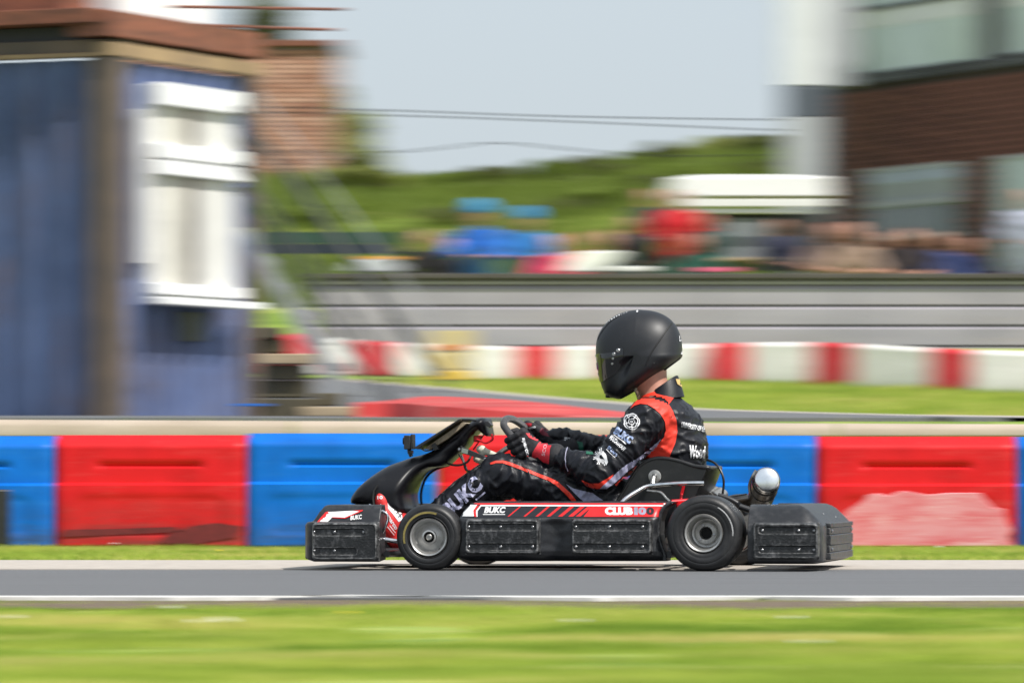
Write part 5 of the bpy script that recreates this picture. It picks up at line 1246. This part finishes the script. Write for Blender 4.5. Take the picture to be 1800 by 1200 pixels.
for k, (px, py) in enumerate(((800, 372), (1075, 335), (1150, 318), (1230, 296), (1340, 290), (860, 330), (990, 352), (1010, 318), (1090, 300), (560, 368))):
    shr.append((px, py, 120, 22, (m_lf2, m_lf)[k % 2], 'scrubby bramble on the grassy bank, '+pos_w[k]))
for (px, py, wd, hh, m, lb) in shr:
    d = 122+3*random.random()
    if 'bramble' in lb:
        d = 97.0
        while d < 124 and CH+(HZ-py)/F*d > gz((px-900)/F*d, d, False)+.25: d += .3
    c = W(px, py+hh*.5, d); rx, rz = wd/2*d/F, hh*.75*d/F; base = gz(c.x, d)
    e = empty('shrub', (c.x, c.y, base-.05), lb, 'shrub', 'shrubs on the grassy bank'); OFF[e.name] = (c.x, c.y, base-.05)
    cs = [((c.x+rx*random.uniform(-.8, .8), c.y+random.uniform(-.8, .8), c.z+rz*random.uniform(-.6, .5)), (rx*.42, .7, rz*.55)) for k in range(9)]
    leaf_cloud('crown', cs, 2600, .10, m, e, (0, 0, 0))
    for k in range(3): q = Vector((c.x+(k-1)*rx*.3, c.y, base-.1)); obj('stem', G().tube([q, q+Vector((.05, 0, .4)), Vector((q.x+(k-1)*.2, c.y, c.z))], [.05, .035, .02], 7), m_bark, e)
def tree(px, pyt, pyb, wd, d, m, lb, n=5000, nc=14):
    t = W(px, pyb, d); base = min(t.z, gz(t.x, d)); zt = W(px, pyt, d).z; rx = wd/2*d/F
    e = empty('tree', (t.x, t.y, base-.05), lb, 'tree'); OFF[e.name] = (t.x, t.y, base-.05)
    h = zt-base; g = G().tube(arc([(t.x, t.y, base-.1), (t.x+.08, t.y, base+h*.35), (t.x-.05, t.y+.1, base+h*.7), (t.x, t.y, base+h*.92)], 4), [.16-.008*k for k in range(13)], 9); obj('trunk', g, m_bark, e)
    cs = []
    for k in range(nc):
        zf_ = .15+.82*random.random(); r = rx*(1.5-1.25*zf_); q = Vector((t.x+r*random.uniform(-1, 1), t.y+random.uniform(-.8, .8), base+h*zf_)); cs.append((tuple(q), (rx*.36, .5, h*.12)))
        obj('limb', G().tube([(t.x, t.y, base+h*zf_*.7), tuple(q)], [.05, .02], 6), m_bark, e)
    leaf_cloud('crown', cs, n, .085, m, e, (0, 0, 0))
tree(634, 200, 330, 110, 118, m_lf3, 'thin pale green tree right of the orange brick house', 6500)
tree(572, 66, 330, 80, 131, m_lf, 'tall green tree top showing above the orange brick house', 3800)
tree(470, -5, 330, 150, 132, m_lf2, 'olive tree behind the container deck poles', 4500)
tree(1458, 225, 420, 46, 112, m_lf, 'narrow green tree between the white column and the clubhouse', 2200, 8)

# overhead wires
for k, (pts, d) in enumerate(((((-200, 176), (600, 192), (1000, 205), (1500, 212), (2100, 214)), 118), (((-200, 186), (600, 201), (1000, 214), (1500, 234), (2100, 250)), 118.5), (((-200, 262), (600, 268), (760, 262), (870, 251), (1000, 262), (1150, 274), (1400, 272), (2100, 265)), 119))):
    P = arc([W(x, y, d) for x, y in pts], 5); o = obj('overhead_wire', G().tube(P, .011, 6), m_cable, None, off=tuple(P[0])); o.location = P[0]
    tag(o, ('topmost overhead wire crossing the pale sky', 'second overhead wire, just under the topmost', 'lowest overhead wire, rising to a shallow peak')[k], 'wire')

# ================================================================== STALL
p = W(1320, 470, 86); st = empty('food_stall', p, 'white canopy stall with grey counter beside the clubhouse', 'stall'); OFF[st.name] = tuple(p)
m_can = mat('white canopy cloth', (.80, .79, .76), .6, var=.06, scale=6)
a = W(1176, 345, 86); b = W(1462, 313, 86)
obj('canopy', G().add([(a.x, a.y, a.z), (b.x, a.y, a.z), (b.x, a.y+2.2, a.z), (a.x, a.y+2.2, a.z), (a.x+.06, a.y+.02, b.z), (b.x-.04, a.y+.02, b.z+.02), (b.x-.5, a.y+1.2, b.z+.12), (a.x+.5, a.y+1.2, b.z+.12), (b.x, a.y+2.2, b.z-.1), (a.x, a.y+2.2, b.z-.1)], [(0, 1, 5, 4), (4, 5, 6, 7), (7, 6, 8, 9), (0, 4, 7, 9, 3), (1, 2, 8, 6, 5), (0, 3, 2, 1)]), m_can, st, bevel=.02, fix=True)
fbox('valance', 1192, 350, 1458, 363, 85.9, .03, m_can, st); fbox('valance', 1212, 367, 1440, 375, 85.95, .03, m_can, st)
fbox('side_cloth', 1180, 338, 1215, 376, 85.98, .02, mat('grey white cloth', (.45, .45, .44), .6), st)
fbox('stall_panel', 1272, 383, 1344, 476, 86.2, .3, mat('grey panel', (.22, .24, .25), .5, var=.2, scale=2), st); fbox('stall_panel', 1392, 376, 1460, 476, 86.3, .3, mat('charcoal panel', (.075, .08, .085), .5, var=.3, scale=2), st)
fbox('stall_back', 1200, 376, 1462, 476, 87.6, .03, m_fr, st)
for px in (1184, 1452): fbox('stall_leg', px, 345, px+5, 500, 86.05, .05, m_galv, st)
fbox('counter', 1225, 452, 1458, 458, 85.9, .4, m_tread, st)

# ================================================================== SPECTATORS
def figure(px, py_head, d, label, shirt, trous, hairc, pose='lean', face=-1, cap=None, sk=(.52, .27, .19), scl=1.0, extra=None, arms=None, sleeve=True):
    if pose == 'lean': scl = scl*1.18
    hc_ = W(px, py_head, d); h = .018; z0 = hc_.z
    Rm = lambda x, y, z: np.array([hc_.x+x*scl, hc_.y+y*scl, z0+z*scl])
    lean = pose == 'lean'
    neck = Rm(0, .06, -.14); chest = Rm(0, .16 if lean else .05, -.38); sh = [Rm(-.19, .10 if lean else .04, -.25), Rm(.19, .10 if lean else .04, -.25)]
    hips = Rm(0, .42 if lean else .08, -.78 if lean else -.86); foot_z = z0-1.62*scl if not lean else z0-1.45*scl
    el = [Rm(-.30, -.08 if lean else .03, -.46), Rm(.30, -.08 if lean else .03, -.46)]
    ha = [Rm(-.10, -.30, -.50), Rm(.12, -.30, -.50)] if lean else [Rm(-.20, -.20, -.60), Rm(.20, -.20, -.62)]
    if arms: ha = [Rm(*a) for a in arms]
    kn = [Rm(-.10, (.36 if lean else .03), -1.15), Rm(.10, (.36 if lean else .05), -1.15)]
    ft = [np.array([kn[0][0], kn[0][1]+.06, foot_z]), np.array([kn[1][0], kn[1][1]+.06, foot_z])]
    lo = np.minimum.reduce([Rm(-.45, -.45, 0), ft[0]-.12]); hi = Rm(.45, .75, .25)
    F1 = Field(lo, hi, h); F1.ell(Rm(0, 0, 0), (.078*scl, .095*scl, .115*scl), 0, .02); F1.ell(Rm(0, -.02, -.07), (.055*scl, .07*scl, .05*scl), 0, .02)
    F1.cap(Rm(0, -.095, -.005), .010, Rm(0, -.108, -.035), .014, .012)
    for s in (-1, 1): F1.ell(Rm(s*.080, .01, -.01), (.014, .022, .032), 0, .006)
    F1.cap(Rm(0, .02, -.08), .055*scl, neck, .06*scl, .02); F1.cap(neck, .07, chest, .12*scl, .06)
    F1.cap(chest, .135*scl, hips, .13*scl, .05, 1.0)
    for s in (0, 1):
        F1.cap(sh[s], .058*scl, el[s], .042*scl, .03); F1.cap(el[s], .040*scl, ha[s], .026*scl, .015); F1.ell(ha[s], (.045, .05, .03), 0, .015)
        F1.cap(hips+np.array([(-.09, .09)[s], 0, 0]), .085*scl, kn[s], .06*scl, .04); F1.cap(kn[s], .058*scl, ft[s], .042*scl, .02); F1.cap(ft[s], .045, ft[s]+np.array([0, -.13, -.01]), .035, .02)
    v, q = F1.mesh(); base = (hc_.x, hc_.y+.2, foot_z-.04)
    o = obj('person', (v, q), mat('spectator skin', sk, .55, var=.1, scale=8), None, angle=None, off=base); OFF[o.name] = base; o.location = base
    tag(o, label, 'person', 'spectators at the wall')
    t = .016; F2 = Field(lo-.03, hi+.03, h); F2.cap(neck+np.array([0, 0, -.05]), .075*scl+t, chest, .125*scl+t, .06); F2.cap(sh[0], .07*scl, sh[1], .07*scl, .04); F2.cap(chest, .150*scl+t, hips, .14*scl+t, .05)
    for s in (0, 1):
        F2.cap(sh[s], .068*scl+t, el[s], .052*scl+t, .03)
        if sleeve: F2.cap(el[s], .052*scl+t*.6, ha[s]+(el[s]-ha[s])*.25, .036+t*.6, .015)
    v, q = F2.mesh(); N_ = vnormals(v, q); v = v+N_*(.010*np.array([noise.noise(Vector(p)*11) for p in v]))[:, None]
    obj('jacket' if sleeve else 'shirt', (v, q), mat('cloth '+label[:28], shirt, .75, var=.3, scale=6), o, angle=None)
    F3 = Field(lo-.03, hi+.03, h); F3.cap(hips+np.array([-.05, 0, 0]), .12*scl, hips+np.array([.05, 0, 0]), .12*scl, .03)
    for s in (0, 1):
        hp_ = hips+np.array([(-.09, .09)[s], 0, 0]); F3.cap(hp_, .10*scl+t*.5, kn[s], .075*scl+t*.5, .04); F3.cap(kn[s], .072*scl+t*.5, ft[s]+np.array([0, 0, .06]), .055*scl+t*.5, .02)
    v, q = F3.mesh(); obj('trousers', (v, q), mat('trousers '+label[:24], trous, .8, var=.2, scale=6), o, angle=None)
    F4 = Field(Rm(-.2, -.35, -.25), Rm(.2, .25, .25), .010); F4.ell(Rm(0, .022, .030), (.088*scl, .095*scl, .103*scl), 0, .01)
    v, q = F4.mesh(); keep = v[q].mean(axis=1)[:, 2] > z0+(-.02 if cap is None else .01); obj('hair', (v, q[keep]), mat('hair '+label[:24], hairc, .8, var=.3, scale=30), o, angle=None)
    if cap:
        F5 = Field(Rm(-.2, -.35, -.15), Rm(.2, .25, .25), .010); F5.ell(Rm(0, .012, .060), (.118*scl, .112*scl, .130*scl), 0, .01); F5.cap(Rm(-.04, -.10, .045), .014, Rm(-.03, -.19, .03), .012, .02); F5.cap(Rm(.04, -.10, .045), .014, Rm(.03, -.19, .03), .012, .02)
        v, q = F5.mesh(); keep = v[q].mean(axis=1)[:, 2] > z0+.012; obj('cap', (v, q[keep]), mat('cap cloth', cap, .7, var=.1, scale=8), o, angle=None)
    return o
navy = (.012, .018, .05); blk = (.015, .015, .017); brn = (.05, .03, .02)
figure(745, 418, 82.5, 'bareheaded spectator in a black jacket leaning on the wall beside the stair rails', (.018, .016, .016), blk, brn)
figure(842, 376, 82.3, 'spectator in bright blue top and tall light blue cap leaning on the wall', (.02, .16, .62), blk, brn, cap=(.02, .28, .62), scl=1.12)
figure(926, 386, 83.2, 'spectator in pale blue cap and blue jersey behind the pink jacket', (.03, .22, .55), navy, brn, cap=(.03, .33, .60))
figure(975, 428, 82.4, 'ginger haired spectator in a bright pink red jacket leaning low on the wall', (.75, .05, .12), navy, (.45, .14, .05), scl=.92)
figure(1070, 420, 82.4, 'spectator with sandy hair and dark green coat bending over a white sheet', (.012, .035, .028), blk, (.30, .15, .08), arms=[(-.25, -.28, -.45), (.05, -.3, -.5)])
figure(1140, 345, 84.5, 'tall standing spectator in dark coat with tan hair beside the red jacket', (.020, .026, .024), blk, (.34, .19, .09), 'stand')
figure(1188, 348, 83.4, 'tall standing spectator in a bright red jacket with white collar', (.60, .008, .016), navy, (.20, .10, .06), 'stand', scl=1.08)
figure(1245, 388, 83.8, 'standing spectator in navy and green clothing beneath the stall valance', (.010, .045, .035), navy, brn, 'stand')
figure(1370, 396, 84.8, 'spectator in a dark navy coat standing between the stall panels', (.012, .014, .045), navy, blk, 'stand')
figure(1500, 408, 82.4, 'spectator in a beige shirt leaning on the wall below the clubhouse window', (.36, .25, .18), blk, (.42, .22, .16), sleeve=False, scl=1.05)
figure(1598, 414, 82.4, 'spectator with orange lit face in a black top, left of the navy one', (.03, .02, .022), blk, brn, sleeve=False)
figure(1650, 420, 83.0, 'spectator in a navy jumper leaning on the wall near the right edge', (.025, .045, .16), navy, brn)
figure(1803, 348, 83.5, 'tall spectator in a pale grey shirt standing at the right frame edge', (.40, .42, .52), (.25, .27, .36), (.30, .16, .10), 'stand', scl=1.15)
figure(788, 432, 83.4, 'spectator in a black coat squeezed between the blue top and the leaning black jacket', blk, navy, brn)
figure(1018, 422, 83.4, 'spectator in an orange top just behind the pink jacket', (.65, .12, .05), navy, (.35, .16, .08), scl=.9)
figure(1112, 392, 83.9, 'dark haired spectator in a black coat left of the tall tan haired one', blk, navy, brn, 'stand')
figure(1222, 424, 82.4, 'spectator in a dark green top leaning on the wall before the stall', (.012, .085, .055), navy, brn)
figure(1455, 408, 83.6, 'spectator with reddish face in a brown shirt beside the beige one', (.20, .13, .10), blk, (.30, .13, .09), sleeve=False)
figure(1552, 420, 83.2, 'spectator in a black top between the beige shirt and the orange lit face', (.012, .012, .014), navy, blk)
figure(1700, 430, 83.8, 'spectator in a dark blue top furthest right along the wall', (.02, .03, .09), navy, brn)
# things resting on the wall capping
def lump(nm, pl, d, m, lb, cat, bev=.02, y0=0, th=.25):
    p = W(*pl[0], d); o = obj(nm, G().prism([W(x, y, d)+Vector((0, y0, 0)) for x, y in pl], [W(x, y, d)+Vector((0, y0+th, 0)) for x, y in pl]), m, None, bevel=bev, fix=True, off=tuple(p)); o.location = p; return tag(o, lb, cat)
lump('white_sheet', [(985, 477.5), (990, 470), (1000, 452), (1012, 443), (1040, 441), (1070, 440), (1092, 443), (1084, 456), (1070, 466), (1060, 477.5)], 80.0, m_can, 'crumpled white sheet hanging over the wall top beside the pink jacket', 'sheet')
lump('paper_pad', [(1080, 477.5), (1082, 468), (1142, 468), (1144, 477.5)], 80.0, m_can, 'white paper pad lying on the wall top below the green coat', 'paper')
lump('grey_bag', [(610, 477.5), (618, 462), (640, 456), (680, 456), (700, 466), (704, 477.5)], 80.0, mat('pale grey bag', (.45, .46, .50), .6), 'pale grey bag on the wall top, leftmost thing on it', 'bag')
lump('orange_folder', [(636, 455.5), (638, 450), (708, 451), (708, 456)], 80.05, mat('orange folder', (.70, .33, .06), .5), 'orange folder lying on the pale grey bag', 'folder', .004)
lump('pink_strip', [(1222, 477.5), (1222, 470), (1296, 470), (1296, 477.5)], 80.0, mat('pink cloth', (.70, .12, .22), .6), 'pink folded cloth on the wall top before the stall', 'cloth', .006)

# ================================================================== GRASS
def blades(name, n, x0, x1, d0, d1, hgt, wid, m, seed=0, edge=0.0):
    r = np.random.default_rng(seed); x = r.uniform(x0, x1, n); dd = r.uniform(d0, d1, n)
    if edge: dd = np.where(r.random(n) < .5, dd, d0+(d1-d0)*r.random(n))
    clump = np.array([noise.noise(Vector((a*2.2, b*2.2, seed))) for a, b in zip(x, dd)]); keep = clump > -.45+.25*r.random(n); x = x[keep]; dd = dd[keep]; clump = clump[keep]; n = len(x)
    if name == 'upper_grass':
        fx = np.array([900+q.x/(q.y+CD)*F for q in A_]); fd_ = np.array([q.y+CD for q in A_]); lim = np.interp(900+x/dd*F, fx, fd_)
        keep = dd > lim+.15; x = x[keep]; dd = dd[keep]; clump = clump[keep]; n = len(x)
    z = np.array([gz(a, b, False) for a, b in zip(x, dd)]) if d0 > 27 else np.full(n, -.012)
    h = hgt*(.45+.9*r.random(n))*(1+.7*np.clip(clump, -.5, 1)); a = r.uniform(0, 2*math.pi, n); lean = h*r.uniform(.1, .8, n); la = r.uniform(0, 2*math.pi, n)
    P = np.stack([x, dd-CD, z-.004], 1); T = np.stack([np.cos(a), np.sin(a), 0*a], 1)*(wid*(.6+.8*r.random(n)))[:, None]
    L1 = np.stack([np.cos(la)*lean*.35, np.sin(la)*lean*.35, h*.55], 1); L2 = np.stack([np.cos(la)*lean, np.sin(la)*lean, h], 1)
    Vv = np.stack([P-T, P+T, P+L1+T*.6, P+L2, P+L1-T*.6], 1).reshape(-1, 3)
    b = np.arange(n)*5; me = bpy.data.meshes.new(name); me.vertices.add(n*5); me.vertices.foreach_set('co', Vv.ravel()); me.loops.add(n*5)
    me.loops.foreach_set('vertex_index', np.arange(n*5, dtype=np.int32)); me.polygons.add(n); me.polygons.foreach_set('loop_start', b.astype(np.int32)); me.update(calc_edges=True)
    me.materials.append(m); o = bpy.data.objects.new(name, me); COL.objects.link(o); tag(o, kind='stuff'); return o
blades('near_grass', 190000, -2.9, 2.9, 8.2, 14.6, .020, .0030, m_blade, 1)
blades('near_grass_edge', 26000, -3.2, 3.2, 14.4, 15.68, .012, .0025, m_blade, 2)
blades('verge_grass', 90000, -5, 5, 22.30, 27.0, .024, .003, m_blade, 3)
blades('bank_grass', 9000, -5.5, 5.5, 28.0, 31, .05, .004, m_blade, 6)
blades('upper_grass', 90000, -8, 8, 40, 66, .07, .008, m_blade, 4)
blades('hillside_grass', 42000, -11, 11, 94, 128, .34, .03, m_lf, 5)
# little flowers and litter in the grass
m_pet = mat('white petals', (.80, .80, .78), .6); m_pyel = mat('yellow petals', (.80, .60, .03), .6); m_stem = mat('green stem', (.10, .2, .03), .6)
fl = [(20, 1099, 0), (350, 1107, 0), (385, 1102, 0), (395, 1106, 0), (300, 1081, 0), (1390, 1100, 0), (1010, 1106, 0), (1420, 1145, 0), (610, 1091, 1), (385, 975, 1), (200, 962, 0), (450, 952, 0), (40, 957, 0), (1650, 968, 0)]
where = ['at the far left of the near grass', 'lower of the cluster on the near grass', 'upper of the cluster on the near grass', 'right of the cluster on the near grass', 'close to the track edge at left', 'on the near grass below the rear wheel', 'on the near grass below the side pod', 'lowest, right of the middle of the near grass',
         'on the near grass below the front bumper', 'in the verge before the red block', 'in the verge against the red block', 'in the verge before the blue block', 'in the verge at the left edge', 'in the verge behind the rear bumper']
for (px, py, yl), wh in zip(fl, where):
    p, d = ground_at(px, py) if py > HZ else (None, 0)
    d = CH*F/(py-HZ); p = Vector(((px-900)/F*d, d-CD, -.012)); e = empty('flower', p, ('yellow dandelion ' if yl else 'white daisy ')+wh, 'flower', 'small flowers in the grass'); OFF[e.name] = tuple(p)
    obj('stem', G().tube([p, p+Vector((.004, 0, .018)), p+Vector((.002, -.004, .032))], .0012, 5), m_stem, e)
    c = p+Vector((.002, -.004, .033)); ax_ = Vector((.1, -.6, .8)).normalized()
    hd2 = obj('flower_head', G().lathe(c, [(-.002, 0), (0, .006), (.002, .005), (.002, .002)], 10, axis=ax_), m_pyel if yl else m_pet, e)
    obj('flower_centre', G().lathe(c, [(.0015, .002), (.003, .0015), (.0035, 0)], 8, axis=ax_), m_pyel, hd2)
